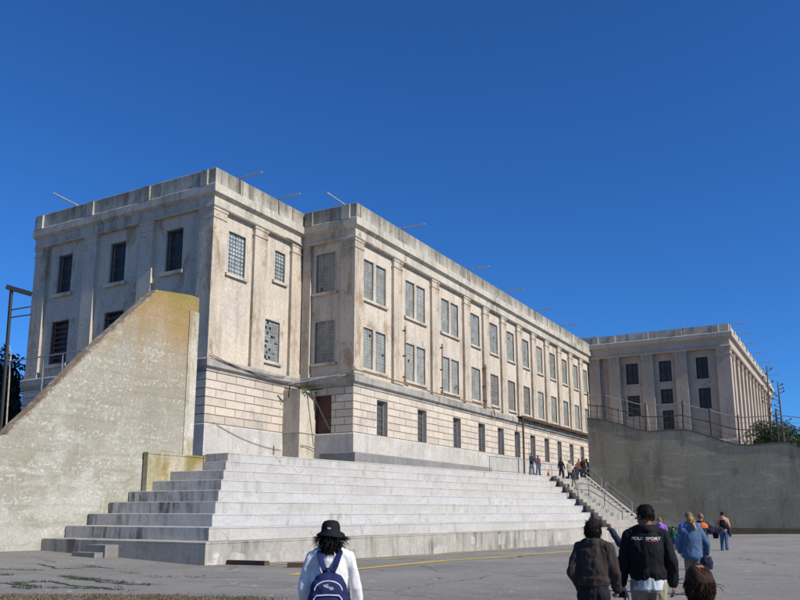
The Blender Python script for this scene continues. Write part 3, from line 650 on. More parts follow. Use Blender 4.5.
# pale painted patches on the lowest riser
PM = weathered('patch_paint', (.44,.415,.37), (.36,.34,.30), 1.5, (.2,.19,.16), .8, (.44,.62))
for u, v, w, h in ((0.6,0,1.3,.42),(2.2,0,.9,.42),(4.9,.25,.5,.36),(7.4,.1,1.1,.42),(10.9,.15,.5,.4),(13.6,0,1.2,.4),(15.1,.05,.45,.5),(16.9,.2,.4,.4),(17.5,.1,.12,.7),(19.6,.15,.7,.55),(22.4,.05,1.3,.5),(26.5,.2,.7,.5),(30.5,.3,.6,.5)):
    if v == 0:
        a = seat(u, 0); g = gz(a[0]+BN[0]*.2, a[1]+BN[1]*.2); pts = [(u,g-.05),(u+w,g-.05),(u+w*.97,g+h*.7),(u+w*.55,g+h),(u+.02,g+h*.55)]
    else:
        z1 = ZT-v; pts = [(u,z1-h),(u+w*.93,z1-h*.96),(u+w,z1-.05),(u+w*.4,z1),(u+.03,z1-.03)]
    q = []
    for t, z in pts: s = seat(t, 0); q.append((s[0]-BN[0]*.013, s[1]-BN[1]*.013, z))
    pp = MB(); pp.face(*q); BL.part('paint_patch', pp, PM)
# little two-step block at the shaded end
m = MB(); p0 = on_x(85, 550, X0-.62)[1]; p1 = on_x(105, 550, X0-.62)[1]
g = gz(X0-.4, p0); m.box((X0-.62,p1,g-.2), (X0-.003,p0,g+.42)); m.box((X0-1.0,p1+.1,g-.2), (X0-.61,p0+.25,g+.16))
solo('step_block', m, M['ledge'], 'small two-step concrete block against the shaded left end of the bleachers', 'steps', (X0-.5,(p0+p1)/2,g))
# lichen covered pier behind the upper rows
m = MB(); m.box((26.45,28.5,1.2), (30.6,28.78,4.28)); m.box((26.42,28.47,4.28), (30.63,28.8,4.36))
solo('concrete_pier', m, M['lichen'], 'low concrete pier crusted with yellow lichen behind the top bleacher rows', 'pier', (28.3,28.4,1.2))
# stair
sm = MB(); T0, T1 = LB+.004, 39.9
for j in range(16):
    s0 = max(.02,-.3+.5*j); z = ZT+RI/2*(j+1); s1 = 8.9
    sm.prism([seat(T0,s0), seat(T1,s0), seat(T1,s1), seat(T0,s1)], z-RI/2-.03, z)
cu = MB()
n = 16
for j in range(n):
    s0, s1 = -.1+8.4*j/n, -.1+8.4*(j+1)/n; za, zb = ZT+.35+s0*RI, ZT+.35+s1*RI
    cu.prism([seat(T1,s0), seat(T1+.55,s0), seat(T1+.55,s1), seat(T1,s1)], -.6, [za,za,zb,zb])
st = thing('stairs', 'fine-stepped concrete stair climbing beside the right end of the bleachers', 'stairs', (*seat(37,0), -.5)); ST = At(st)
ST.part('steps', sm, M['stair']); ST.part('cheek_wall', cu, M['stair'])
def zs(s): return ZT+RI/2*(max(-1, math.floor((s+.3)/.5))+1)
def rail(name, label, lines, hts=(.95,.5), posts=()):
    o = thing(name, label, 'handrail', (*seat(*lines[0][0][:2]), lines[0][0][2])); A = At(o)
    for ln in lines:
        P = [Vector((*seat(t,s), z)) for t, s, z in ln]
        for h in hts: m = MB(); m.tube([p+Vector((0,0,h)) for p in P], .042, 7); A.part('rail', m, M['galv'])
        for i in ([0, len(P)-1] if not posts else posts): m = MB(); m.tube([P[i]-Vector((0,0,.05)), P[i]+Vector((0,0,hts[0]))], .045, 7); A.part('post', m, M['galv'])
L_ = lambda t, s: (t, s, zs(s))
rail('stair_rail', 'grey pipe handrail running down the middle of the concrete stair', [[(34.3,4.15,zs(4.15)), (36.2,4.15,zs(4.15)), (36.6,2.3,zs(2.3)), (37.0,.35,zs(.35))]], posts=(0,1,2,3))
rail('stair_rail', 'grey pipe handrail on the stair cheek, upper flight against the yard wall', [[(40.1,8.0,4.75), (40.1,5.3,3.4)]])
rail('stair_rail', 'grey pipe handrail on the stair cheek, lower flight behind the black-jacketed man', [[(40.1,4.7,3.1), (40.1,1.2,1.4)]])
# railing panel and pipe rail at the top of the bleachers
o = thing('crowd_barrier', 'grey barrier panel with thin upright bars at the top of the bleachers', 'barrier', (*seat(25.2,8.5), ZTER)); A = At(o)
pa, pb = seat(24.6,8.45), seat(31.8,8.3); fr = MB(); br = MB()
for a, b in (((*pa,5.65),(*pb,5.65)), ((*pa,4.62),(*pb,4.62)), ((*pa,4.45),(*pa,5.65)), ((*pb,4.45),(*pb,5.65))): fr.tube([a,b], .028, 7)
for i in range(1, 40): f = i/40; x, y = pa[0]+(pb[0]-pa[0])*f, pa[1]+(pb[1]-pa[1])*f; br.tube([(x,y,4.62),(x,y,5.65)], .008, 5)
A.part('frame', fr, M['galv']); A.part('bars', br, M['galv'])
o = thing('pipe_railing', 'grey two-bar pipe railing beside the orange cone atop the bleachers', 'railing', (*seat(33,8.6), ZTER)); A = At(o)
pa, pb = seat(32.2,8.5), seat(36.6,8.35)
for z in (5.5, 5.02): m = MB(); m.tube([(*pa,z),(*pb,z)], .03, 7); A.part('rail', m, M['galv'])
for f in (0, .5, 1): m = MB(); x, y = pa[0]+(pb[0]-pa[0])*f, pa[1]+(pb[1]-pa[1])*f; m.tube([(x,y,4.45),(x,y,5.5)], .03, 7); A.part('post', m, M['galv'])
o = thing('traffic_cone', 'small orange traffic cone on the top row edge of the bleachers', 'cone', (*seat(33.6,8.25), ZT+8*RI)); A = At(o); c = o.location
m = MB(); m.loft([((c.x,c.y,c.z+.03),.12,.12), ((c.x,c.y,c.z+.45),.035,.035)]); A.part('cone_body', m, M['cone'], True)
m = MB(); m.box((c.x-.17,c.y-.17,c.z), (c.x+.17,c.y+.17,c.z+.03)); A.part('base', m, M['cone'])

# ------------------------------------------------------------------ the raking wall on the left and the yard wall on the right
m = MB(); top = [(29.6,12.5), (29.0,12.52), (26.71,12.24), (22.99,8.5), (20.43,5.62), (19.75,4.95), (19.5,4.62), (19.2,4.5), (12,4.45), (2,4.4)]
TH = .55
pts = [(x, z) for x, z in top]
vs = [(x,YD,z) for x, z in pts]+[(x,YD+TH,z) for x, z in pts]+[(x,YD,-.8) for x, z in pts]+[(x,YD+TH,-.8) for x, z in pts]; n = len(pts)
m.raw(vs, [(i,i+1,n+i+1,n+i) for i in range(n-1)]+[(i,i+2*n,i+1+2*n,i+1) for i in range(n-1)]+[(n+i,n+i+1,3*n+i+1,3*n+i) for i in range(n-1)]+[(0,n,3*n,2*n), (n-1,3*n-1,4*n-1,2*n-1)])
rt = thing('retaining_wall', 'tall raking concrete wall stained orange with lichen and flaking white paint', 'wall', (25,YD,0)); RW = At(rt)
RW.part('wall_body', m, M['retwall'])
m = MB(); m.box((28.95,YD-.05,4.3), (29.605,YD-.002,11.7)); RW.part('pilaster_strip', m, M['lichen'] if False else weathered('white_strip', (.50,.48,.42), (.40,.365,.28), .6, (.22,.165,.08), .85, (.42,.6), (.30,.25,.16), (.5,.6), 1.5, (1,1,.5), 8, .3))
m = MB(); q = []
for (x0, z0), (x1, z1) in zip(top[2:6], top[3:7]):
    n_ = max(2, int(math.hypot(x1-x0, z1-z0)/.16)); q += [(x0+(x1-x0)*k/n_, z0+(z1-z0)*k/n_) for k in range(n_)]
q.append(top[6]); jit = [(R.uniform(.01,.05), R.uniform(.05,.15)) for _ in q]
for (x0, z0), (x1, z1), (u0, d0), (u1, d1) in zip(q[:-1], q[1:], jit[:-1], jit[1:]):
    m.raw([(x0,YD-.008,z0-d0),(x1,YD-.008,z1-d1),(x1,YD-.012,z1+u1),(x0,YD-.012,z0+u0),(x0,YD+TH+.01,z0-.02),(x1,YD+TH+.01,z1-.02),(x1,YD+TH+.01,z1+u1),(x0,YD+TH+.01,z0+u0)], [(0,1,2,3),(4,7,6,5),(3,2,6,7),(0,4,5,1)])
RW.part('coping', m, weathered('coping_concrete', (.26,.19,.12), (.20,.14,.09), 1.2, (.11,.08,.05), .6, (.45,.65), (.36,.33,.26), (.5,.58), 3, (1,1,1), 8, .3))
# yard wall
XR = 71.0
prof = [(24,10.0),(20.96,9.96),(19.9,9.85),(19.15,9.68),(17.58,9.15),(16.4,8.72),(15.62,8.52),(14.2,8.55),(12.53,8.54),(11.6,8.25),(10.56,7.85),(9.4,7.35),(8.51,7.08),(7.6,7.02),(6.77,7.04),(4.92,7.12),(4.4,6.9),(3.88,6.66),(1,6.4),(-6,6.3),(-16,6.2),(-40,6.2)]
prof = prof[1:]
m = MB(); n = len(prof); 
vs = [(XR,y,z) for y, z in prof]+[(XR+.5,y,z) for y, z in prof]+[(XR,y,-.8) for y, z in prof]+[(XR+.5,y,-.8) for y, z in prof]
m.raw(vs, [(i,i+1,n+i+1,n+i) for i in range(n-1)]+[(i,i+2*n,i+1+2*n,i+1) for i in range(n-1)]+[(n+i,n+i+1,3*n+i+1,3*n+i) for i in range(n-1)]+[(0,n,3*n,2*n)])
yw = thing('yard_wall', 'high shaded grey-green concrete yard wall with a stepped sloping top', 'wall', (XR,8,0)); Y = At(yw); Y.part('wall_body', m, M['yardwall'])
m = MB()
for (y0, z0), (y1, z1) in zip(prof[:-1], prof[1:]): m.raw([(XR-.05,y0,z0-.12),(XR-.05,y1,z1-.12),(XR-.05,y1,z1+.03),(XR-.05,y0,z0+.03),(XR+.55,y0,z0-.12),(XR+.55,y1,z1-.12),(XR+.55,y1,z1+.03),(XR+.55,y0,z0+.03)], [(0,1,2,3),(4,7,6,5),(3,2,6,7),(0,4,5,1)])
Y.part('coping', m, weathered('dark_coping', (.14,.135,.11), (.10,.095,.08), .7))
m = MB(); m.box((XR-.12,-40,-.6), (XR-.002,20.9,.32)); Y.part('footing', m, weathered('mossy_footing', (.16,.13,.07), (.11,.095,.055), .8))
for u, v, h in ((649,457,.9), (622,480,.5), (632,478,.45), (720,428,.25), (685,442,.2), (738,470,.5)):
    p = on_x(u, v, XR); m = MB(); m.box((XR-.02,p[1]-.09,p[2]-h/2), (XR-.003,p[1]+.09,p[2]+h/2)); Y.part('drain_slot', m, M['ledge'])
# fence on the yard wall
fo = thing('wire_fence', 'rusty post-and-wire fence standing along the top of the yard wall', 'fence', (XR+.25,10,7.5)); FE = At(fo)
def wtop(y): return float(np.interp(-y, [-p[0] for p in prof], [p[1] for p in prof]))
PY = [on_x(u, 420, XR+.25)[1] for u in (589,605.6,626,646,683,710.6,738,776.7)]+[1.0,-3.5,-8]
tops = []
for i, y in enumerate(PY):
    h = 2.45; z = wtop(min(y,20.9)); m = MB(); m.tube([(XR+.25,y,z-.2),(XR+.25+R.uniform(-.04,.04),y+R.uniform(-.05,.05),z+h)], .075 if i > 2 else .06, 7); FE.part('post', m, M['black_iron']); tops.append((y, z, h))
for fr, r in ((.92,.04), (.72,.014), (.5,.04), (.27,.014), (.1,.014)):
    m = MB()
    for (y0, z0, h0), (y1, z1, h1) in zip(tops[:-1], tops[1:]): m.tube(sag((XR+.25,y0,z0+h0*fr), (XR+.25,y1,z1+h1*fr), .05, 5), r, 6)
    FE.part('wire', m, M['galv'] if fr > .6 else M['iron'])
for u in (597,601,612,618,633,639): y = on_x(u, 410, XR+.25)[1]; m = MB(); m.tube([(XR+.25,y,wtop(y)-.05),(XR+.25,y,wtop(y)+1.35)], .03, 6); FE.part('bar', m, M['iron'])
p = on_x(647, 428, XR+.9); m = MB(); m.raw([(XR+.8,p[1]-.35,7.4),(XR+.8,p[1]+.3,7.4),(XR+.8,p[1]+.1,11.0),(XR+.8,p[1]-.1,11.0),(XR+.88,p[1]-.35,7.4),(XR+.88,p[1]+.3,7.4),(XR+.88,p[1]+.1,11.0),(XR+.88,p[1]-.1,11.0)], [(0,1,2,3),(7,6,5,4),(0,4,5,1),(1,5,6,2),(2,6,7,3),(3,7,4,0)])
m.box((XR+.72,p[1]-.02,ZTER), (XR+.8,p[1]+.02,11.1)); solo('leaning_board', m, M['board'], 'pale yellow tapered board fixed upright behind the fence on the yard wall', 'board', (XR+.8,p[1],ZTER))
# guard rail behind the raking wall and the dark steel gantry
go = thing('guard_rail', 'thin grey pipe guard rail with tall posts behind the raking wall', 'railing', (28.6,38,4.46)); GA = At(go); XG = 28.6
za = on_x(88,350,XG)[2]
m = MB(); m.tube([(XG,33.0,za),(XG,50,za)], .04, 7); GA.part('rail', m, M['galv'])
for u in (43, 62): y = on_x(u, 370, XG)[1]; m = MB(); m.tube([(XG,y,4.4),(XG,y,za+.02)], .045, 7); GA.part('post', m, M['galv'])
y1, y2 = on_x(20,395,XG)[1], on_x(45,390,XG)[1]; z2 = on_x(40,391,XG)[2]; m = MB(); m.tube([(XG,y1,z2),(XG,y2,z2)], .045, 7); GA.part('rail', m, M['galv'])
m = MB(); a = on_x(11,352,XG); b = on_x(6,430,XG); m.tube([b, a], .05, 7); m.tube([a, (a[0],a[1]+.3,a[2]+.5)], .03, 6); m.tube([(b[0],b[1],4.4), b], .05, 7); GA.part('post', m, M['pole'])
gp = heading_pos(14, 46); gx, gy = gp
ga = thing('steel_gantry', 'dark steel gantry post with a crossbeam left of the prison block', 'gantry', (gx,gy,4.46)); GN = At(ga)
def vp(u, v): r = ray(u, v); k = 46/(r[0]*FW[0]+r[1]*FW[1]); return (r[0]*k, r[1]*k, EYE+r[2]*k)
m = MB(); t_ = vp(11.5,290); b_ = vp(1.5,420); m.bar((b_[0],b_[1],4.4), b_, .15, .15); m.bar(b_, t_, .15, .15); GN.part('post', m, M['black_iron'])
m = MB(); m.bar(vp(7,287), vp(31,294), .26, .26); GN.part('crossbeam', m, M['black_iron'])
for v0, v1 in ((310,306.5), (317.5,314.5)):
    m = MB(); m.bar(vp(10.5,v0), vp(31,v1), .06); GN.part('brace', m, M['black_iron'])

# ------------------------------------------------------------------ planting
def leaf_cloud(mb, c, r, n, s0, s1, rng, lumps=9, flat=0.0):
    cs = []
    for i in range(lumps):
        d = Vector((rng.gauss(0,1), rng.gauss(0,1), rng.gauss(0,.8))).normalized()*rng.uniform(.35,.8)
        cs.append((Vector((c[0]+d.x*r[0], c[1]+d.y*r[1], c[2]+d.z*r[2])), rng.uniform(.28,.5), rng.uniform(0,.45)))
    for i in range(n):
        q, k, tn = cs[rng.randrange(lumps)]
        d = Vector((rng.gauss(0,1), rng.gauss(0,1), rng.gauss(0,1))).normalized()*(rng.random()**.4)
        p = q+Vector((d.x*r[0]*k, d.y*r[1]*k, d.z*r[2]*k)); s = rng.uniform(s0, s1); mb.tint = min(1, max(0, tn+rng.uniform(0,.55)))
        a = Vector((rng.gauss(0,1), rng.gauss(0,1), rng.gauss(0,1))).normalized(); b = a.orthogonal().normalized()
        b = (b*math.cos(i)+a.cross(b)*math.sin(i))
        mb.face(p-a*s, p+b*s*.45, p+a*s, p-b*s*.45)
def tree(name, label, cat, base, h, c, r, n, s0, s1, mat, trunk_r, seed, group=None):
    rng = random.Random(seed); o = thing(name, label, cat, base, 0, group); A = At(o); m = MB(); b = Vector(base)
    m.tube([b, b+Vector((.1,.05,h*.4)), Vector(c)], trunk_r, 8, trunk_r*.3)
    for i in range(7):
        t = rng.uniform(.3,.9); p = b.lerp(Vector(c), t); e = Vector(c)+Vector((rng.uniform(-.75,.75)*r[0], rng.uniform(-.75,.75)*r[1], rng.uniform(-.3,.7)*r[2]))
        m.tube([p, p.lerp(e,.5)+Vector((0,0,.2)), e], trunk_r*.35, 6, trunk_r*.08)
    A.part('trunk', m, M['bark'], True); m = MB(); leaf_cloud(m, c, r, n, s0, s1, rng, 34 if n > 20000 else 16); A.part('crown', m, mat)
x, y = heading_pos(2, 62); tree('conifer_tree', 'dark evergreen tree behind the raking wall left of the prison block', 'tree', (x,y,4.4), 9, (x-.4,y+.3,8.2), (3.2,3.2,5.2), 7000, .1, .3, M['leaf_dark'], .3, 3)
x, y = heading_pos(-22, 58); tree('conifer_tree', 'dark evergreen tree at the left edge beside the steel gantry', 'tree', (x,y,4.4), 9, (x,y,8.6), (3.2,3.2,5.0), 5000, .1, .3, M['leaf_dark'], .3, 4)
x, y = heading_pos(787, 88); tree('round_tree', 'dense round dark green tree behind the yard wall right of the far wing', 'tree', (x,y,ZTER), 5, (x,y,8.5), (3.4,3.3,3.6), 26000, .07, .17, M['leaf_mid'], .25, 5)
def stalk(u, vtop, Z, lean, label, seed):
    rng = random.Random(seed); x, y = heading_pos(u, Z); zt = EYE+(511.4-vtop)*Z/797*1.02; o = thing('agave_plant', label, 'plant', (x,y,ZTER), 0, 'agave stalks beyond the yard wall'); A = At(o)
    m = MB(); tp = Vector((x+lean*RT[0], y+lean*RT[1], zt)); b = Vector((x,y,ZTER)); m.tube([b, b.lerp(tp,.5)+Vector((.05,.05,0)), tp], .16, 7, .06); A.part('stalk', m, M['agave'], True)
    m = MB()
    for i in range(13):
        p = b.lerp(tp, .52+.47*i/13); an = rng.uniform(0, 2*PI) if i%2 else rng.choice((0,PI))+rng.uniform(-.5,.5); L = .9*(1-.55*i/13)
        d = Vector((RT[0]*math.cos(an)+FW[0]*math.sin(an), RT[1]*math.cos(an)+FW[1]*math.sin(an), .35)); e = p+d*L
        m.tube([p, e], .045, 5, .03)
        for j in range(4): w = Vector((rng.uniform(-.16,.16), rng.uniform(-.16,.16), rng.uniform(.02,.22))); m.tube([e, e+w], .05, 5, .035)
    A.part('seed_branches', m, M['agave'])
    m = MB()
    for i in range(18):
        an = i*2.4; m.tube([b, b+Vector((math.cos(an)*.6,math.sin(an)*.6,.7)), b+Vector((math.cos(an)*1.3,math.sin(an)*1.3,.9))], [.08,.09,.01], 5)
    A.part('leaves', m, M['leaf_mid'])
stalk(777.5, 369, 86, .25, 'taller dry agave flower stalk above the round dark tree', 1); stalk(792, 385, 84, -.25, 'shorter dry agave flower stalk at the right edge', 2)
# weeds in the cracks of the asphalt, and the dry strip nearest the camera
def blades(name, spots, mat, per, h, spread, label_kind):
    rng = random.Random(11); m = MB()
    for (x, y, k) in spots:
        for i in range(int(per*k)):
            px, py = x+rng.gauss(0,spread), y+rng.gauss(0,spread); z = gz(px,py)-.01; m.tint = rng.random()
            a = rng.uniform(0,2*PI); l = h*rng.uniform(.4,1.2); dx, dy = math.cos(a), math.sin(a); w = rng.uniform(.006,.016); ln = rng.uniform(.3,1.1)*l
            m.raw([(px-dy*w,py+dx*w,z),(px+dy*w,py-dx*w,z),(px+dx*ln*.5,py+dy*ln*.5,z+l*.75),(px+dx*ln,py+dy*ln,z+l)], [(0,1,2),(0,2,3)])
    tag(m.build(name, mat), kind='stuff')
sp = []
rng = random.Random(5)
for (u0,v0,u1,v1,k) in ((0,575,12,575.5,1.2),(60,576.5,95,580,1.6),(68,579,84,580,1.5),(95,580,150,585.5,.8),(10,583,40,588,1.2),(14,587,28,589,1.8),(30,582,52,582,.9),(50,588,110,589,.7),(80,566,100,567,.9),(124,573,138,574,.6),(150,577,168,577,.5),(180,577,200,578,.4),(115,585,130,593,.8),(0,569,40,570,.3)):
    for i in range(max(3, int(abs(u1-u0)/1.5))):
        f = i/max(1,int(abs(u1-u0)/1.5)-1); x, y, z = ground_at(u0+(u1-u0)*f, v0+(v1-v0)*f); sp.append((x+rng.gauss(0,.05), y+rng.gauss(0,.05), k*rng.uniform(.3,1.2)))
blades('weeds', sp, M['weed'], 11, .06, .07, '')
ck = MB()     # open joints the weeds grow in
for pts in ([(40,564),(58,569),(100,567),(118,569)], [(0,569),(30,570.5),(44,570)], [(60,576),(96,581),(132,585),(156,584)], [(14,583),(52,582),(96,588),(128,590)], [(0,583),(20,585),(40,587)]):
    q = [ground_at(*p) for p in pts]; dn = []
    for a, b in zip(q[:-1], q[1:]):
        for i in range(6): dn.append(Vector(a).lerp(Vector(b), i/6)+Vector((R.gauss(0,.05),R.gauss(0,.05),0)))
    for i, (a, b) in enumerate(zip(dn[:-1], dn[1:])):
        w = .035+.05*R.random(); n_ = Vector((-(b-a).y,(b-a).x,0)).normalized()*w
        ck.face(*[(p.x,p.y,gz(p.x,p.y)+.006) for p in (a-n_, a+n_, b+n_*.8, b-n_*.8)])
tag(ck.build('cracked_ground', weathered('crack_dirt', (.045,.042,.035), (.03,.035,.02), 2)), kind='structure')
sp = []
for i in range(700):
    u = rng.uniform(-30,262)*(1 if rng.random() < .9 else 1.1); v = 595.5+abs(rng.gauss(0,5))+ (1.5 if u > 180 else 0); x, y, z = ground_at(u, v); sp.append((x,y,rng.uniform(.4,1.2)))
blades('dry_grass', sp, M['dry'], 14, .06, .1, '')
# yellow lines
def strip(pts, w, name):
    q = [ground_at(*p) for p in pts]; dn = []
    for a, b in zip(q[:-1], q[1:]):
        n = max(2, int((Vector(b)-Vector(a)).length/.2)); dn += [Vector(a).lerp(Vector(b), i/n) for i in range(n)]
    m = MB()
    for a, b in zip(dn[:-1], dn[1:]):
        n_ = Vector((-(b-a).y,(b-a).x,0)).normalized()*w/2
        m.face(*[(p.x,p.y,gz(p.x,p.y)+.01) for p in (a-n_, a+n_, b+n_, b-n_)])
    tag(m.build(name, M['yellow']), kind='structure')
strip([(262,565),(303,563.5),(380,559.5),(455,553.5),(523,549)], .36, 'yard_line_marking')
strip([(290,575),(330,571),(380,567),(430,562),(500,557),(600,549)], .42, 'yard_line_marking')
strip([(0,548.5),(18,549.5)], .25, 'yard_line_marking')
# planks at the foot of the bleachers
for (u0,v0,u1,v1), lb in (((228,564.2,267,565.5), 'longer dark timber plank lying at the near corner of the bleachers'), ((288,567.5,304,567.5), 'short dark timber plank lying beside the backpack wearer')):
    a, b = Vector(ground_at(u0,v0)), Vector(ground_at(u1,v1)); m = MB(); up = Vector((0,0,.075)); m.bar(a+up, b+up, .22, .15)
    for f in (.2,.8): p = a.lerp(b,f); m.box((p.x-.1,p.y-.1,p.z-.02), (p.x+.1,p.y+.1,p.z+.02))
    solo('timber_plank', m, M['wood'], lb, 'plank', tuple(a.lerp(b,.5)), group='planks on the yard')
#PEOPLE-BEGIN#
# ------------------------------------------------------------------ people
def remesh(mb, voxel, it=3, fold=0.0, fs=9.0, zs=1.0, seed=0):
    me = mb.mesh('tmp'); o = bpy.data.objects.new('tmp', me); COL.objects.link(o)
    a = o.modifiers.new('r', 'REMESH'); a.mode = 'VOXEL'; a.voxel_size = voxel
    b = o.modifiers.new('s', 'SMOOTH'); b.factor = .5; b.iterations = it
    dg = bpy.context.evaluated_depsgraph_get(); r = bpy.data.meshes.new_from_object(o.evaluated_get(dg))
    bpy.data.objects.remove(o); bpy.data.meshes.remove(me)
    if fold:
        n = len(r.vertices); co = np.empty(n*3); nr = np.empty(n*3); r.vertices.foreach_get('co', co); r.vertices.foreach_get('normal', nr)
        co = co.reshape(-1,3); nr = nr.reshape(-1,3)
        d = np.array([noise.noise((p[0]*fs+seed, p[1]*fs, p[2]*fs*zs))+.5*noise.noise((p[0]*fs*2.3, p[1]*fs*2.3+seed, p[2]*fs*2*zs)) for p in co])
        d = 1-2*np.abs(d); r.vertices.foreach_set('co', (co+nr*(d*fold)[:,None]).ravel())
    r.polygons.foreach_set('use_smooth', [True]*len(r.polygons)); r.materials.clear(); r.update(); return r
V = Vector
def hand(m, w, d, up, side, k, grip=.35, vs=1.0):
    """palm with four unequal bent fingers and a thumb; d = forearm direction, up = back of the hand, side = +1 if the thumb is on the up x d side"""
    d = V(d).normalized(); up = V(up); up = (up-d*up.dot(d)).normalized(); x = d.cross(up).normalized()*side
    p0 = w; p1 = w+d*.085*k
    for o in (-.026, -.009, .009, .026): m.cap(p0+x*o*k*.7, p1+x*o*k, .015*k, .0135*k, 8)
    for i, L in enumerate((.068, .078, .073, .058)):
        o = (.030-.0205*i)*k; b = p1+x*o; g1 = d*math.cos(grip)-up*math.sin(grip); g2 = d*math.cos(grip*2.4)-up*math.sin(grip*2.4)
        c = b+g1*L*.52*k; e = c+g2*L*.48*k; r = .0088*k*vs
        m.cap(b-d*.01*k, c, r*1.08, r, 8); m.cap(c, e, r, r*.85, 8)
    t0 = w+d*.022*k+x*.026*k; t1 = t0+(d*.55+x*.7-up*.2).normalized()*.04*k; t2 = t1+(d*.85+x*.25-up*.35).normalized()*.032*k
    m.cap(t0, t1, .0125*k, .0105*k*vs, 8); m.cap(t1, t2, .0102*k*vs, .0085*k*vs, 8)
def person(label, pos, face, H, top, legs, skin_, hair, pose=None, hem=.47, bulk=1.0, collar=True, turn=0.0, tilt=0.0, shoes='shoe', near=False, hair_style='short', lean=0.0, group=None, tee=None, hood=False):
    """pos (x,y,z); face = world heading in radians; local +y is forward, +x the right side"""
    P = dict(le=(-.138,-.025,.65), lw=(-.142,.04,.495), re=(.138,-.025,.65), rw=(.142,.04,.495), stride=.07, lg=(0,0,-1), rg=(0,0,-1), lup=(-1,0,0), rup=(1,0,0), grip=.35)
    P.update(pose or {}); k = H/1.72; h = lambda x, y, z: V((x*H, y*H, z*H)); L = lambda z: lean*max(0, z-.5)
    o = thing('person', label, 'person', pos, face-PI/2, group)
    vox = .0085 if near else .013; vs = 1.0 if near else 1.25
    sh = lambda s: h(s*.102, L(.80), .802); st = P['stride']
    le, lw, re_, rw = (h(*P[q]) for q in ('le','lw','re','rw'))
    hipc = lambda s: h(s*.052, 0, .50)
    legp = {}
    for s, y in ((-1, st), (1, -st)): legp[s] = (hipc(s), h(s*.055, y*.55+.015, .275), h(s*.058, y-.012, .045+(.02 if y < 0 else 0)))
    Rm = Matrix.Rotation(turn, 3, 'Z') @ Matrix.Rotation(tilt, 3, 'X')
    hc = h(0, L(.93)+.008, .928); hp = lambda x, y, z: hc+Rm @ h(x, y, z)
    # body: one continuous skin
    m = MB()
    m.ell(hp(0,-.003,.012), (.046*H,.056*H,.056*H), m=Rm); m.ell(hp(0,.016,-.022), (.037*H,.04*H,.048*H), m=Rm); m.cap(hp(0,.05,-.005), hp(0,.062,-.018), .006*H, .0085*H, 8)
    m.cap(hp(-.018,.05,-.036), hp(.018,.05,-.036), .006*H, .006*H, 8); m.cap(hp(-.022,.05,.012), hp(.022,.05,.012), .007*H, .007*H, 8); m.ell(hp(0,.038,-.06), (.018*H,.014*H,.013*H), m=Rm)
    for s in (-1,1): m.ell(hp(s*.047,-.004,-.008), (.006*H,.013*H,.019*H), m=Rm)
    m.cap(h(0,L(.83)-.012,.80), hc+Rm @ h(0,-.012,-.035), .036*H, .032*H)
    m.loft([(h(0,0,.47),.085*H,.06*H), (h(0,0,.53),.09*H,.062*H), (h(0,L(.61),.61),.076*H,.052*H), (h(0,L(.72),.72),.094*H,.06*H), (h(0,L(.79),.79),.095*H,.05*H), (h(0,L(.83),.83),.05*H,.036*H)])
    for s, e, w in ((-1,le,lw), (1,re_,rw)): m.cap(sh(s), e, .03*H, .024*H); m.cap(e, w, .025*H, .016*H)
    for s in (-1,1): a, b, c = legp[s]; m.cap(a, b, .05*H, .034*H); m.cap(b, c, .034*H, .022*H)
    hd = lambda e, w: (w-e)
    hand(m, lw, V(P.get('ld') or hd(le,lw)), P['lup'], P.get('lside', -1), k, P.get('lgrip', P['grip']), vs); hand(m, rw, V(P.get('rd') or hd(re_,rw)), P['rup'], P.get('rside', 1), k, P['grip'], vs)
    put('body', remesh(m, .0062 if near else .0115, 2), skin_, o)
    if near:
        for s in (-1,1): e = MB(); e.ell(hp(s*.019,.046,.001), (.006*H,.004*H,.004*H), 8, 6); put('eye', e.mesh('eye', True), M['eye'], o)
    # trousers
    m = MB()
    m.loft([(h(0,0,.455),.098*H,.075*H), (h(0,0,.52),.104*H,.077*H), (h(0,L(.6)*.6,.595),.092*H,.066*H)])
    for s in (-1,1): a, b, c = legp[s]; m.cap(a, b, .062*H, .047*H); c2 = c+V((0,0,-.012*H)); m.cap(b, c2, .047*H, .040*H); m.loft([(c2+h(0,-.002,0),.043*H,.046*H), (c2+h(0,0,-.022),.043*H,.048*H)])
    put('trousers', remesh(m, vox, 3, .009*k, 11, .55, pos[0]), legs, o)
    for s in (-1,1):
        c = legp[s][2]; f = MB(); f.ell(c+h(0,.035,-.022), (.026*H,.072*H,.028*H)); f.box(c+h(-.024,-.03,-.045), c+h(.024,.095,-.033)); f.ell(c+h(0,-.005,-.012), (.026*H,.034*H,.03*H))
        put('shoe', remesh(f, .009, 3), M[shoes], o)
    # top garment
    B_ = bulk; m = MB(); z0 = hem
    m.loft([(h(0,L(z0),z0),.104*H,.080*H), (h(0,L(z0+.05),z0+.05),.109*H*B_,.083*H*B_), (h(0,L(.62),.62),.103*H*B_,.076*H*B_), (h(0,L(.72)-.002,.72),.108*H*B_,.077*H*B_), (h(0,L(.79)-.004,.79),.108*H*B_,.064*H*B_), (h(0,L(.825)-.004,.825),.075*H*B_,.050*H*B_), (h(0,L(.84)-.004,.848),.05*H,.046*H)], 28)
    for s, e, w in ((-1,le,lw), (1,re_,rw)):
        m.cap(sh(s), e, .039*H*B_, .034*H*B_, 14); w2 = e.lerp(w, .96); m.cap(e, w2, .034*H*B_, .027*H*B_, 14)
        m.cap(sh(s), h(s*.04, L(.83)-.005, .838), .036*H*B_, .034*H, 12)
    if collar: m.loft([(h(0,L(.84)-.012,.835),.06*H,.055*H), (h(0,L(.86)-.012,.868),.05*H,.05*H)])
    if hood: m.ell(h(0,L(.82)-.055,.825), (.07*H,.035*H,.035*H))
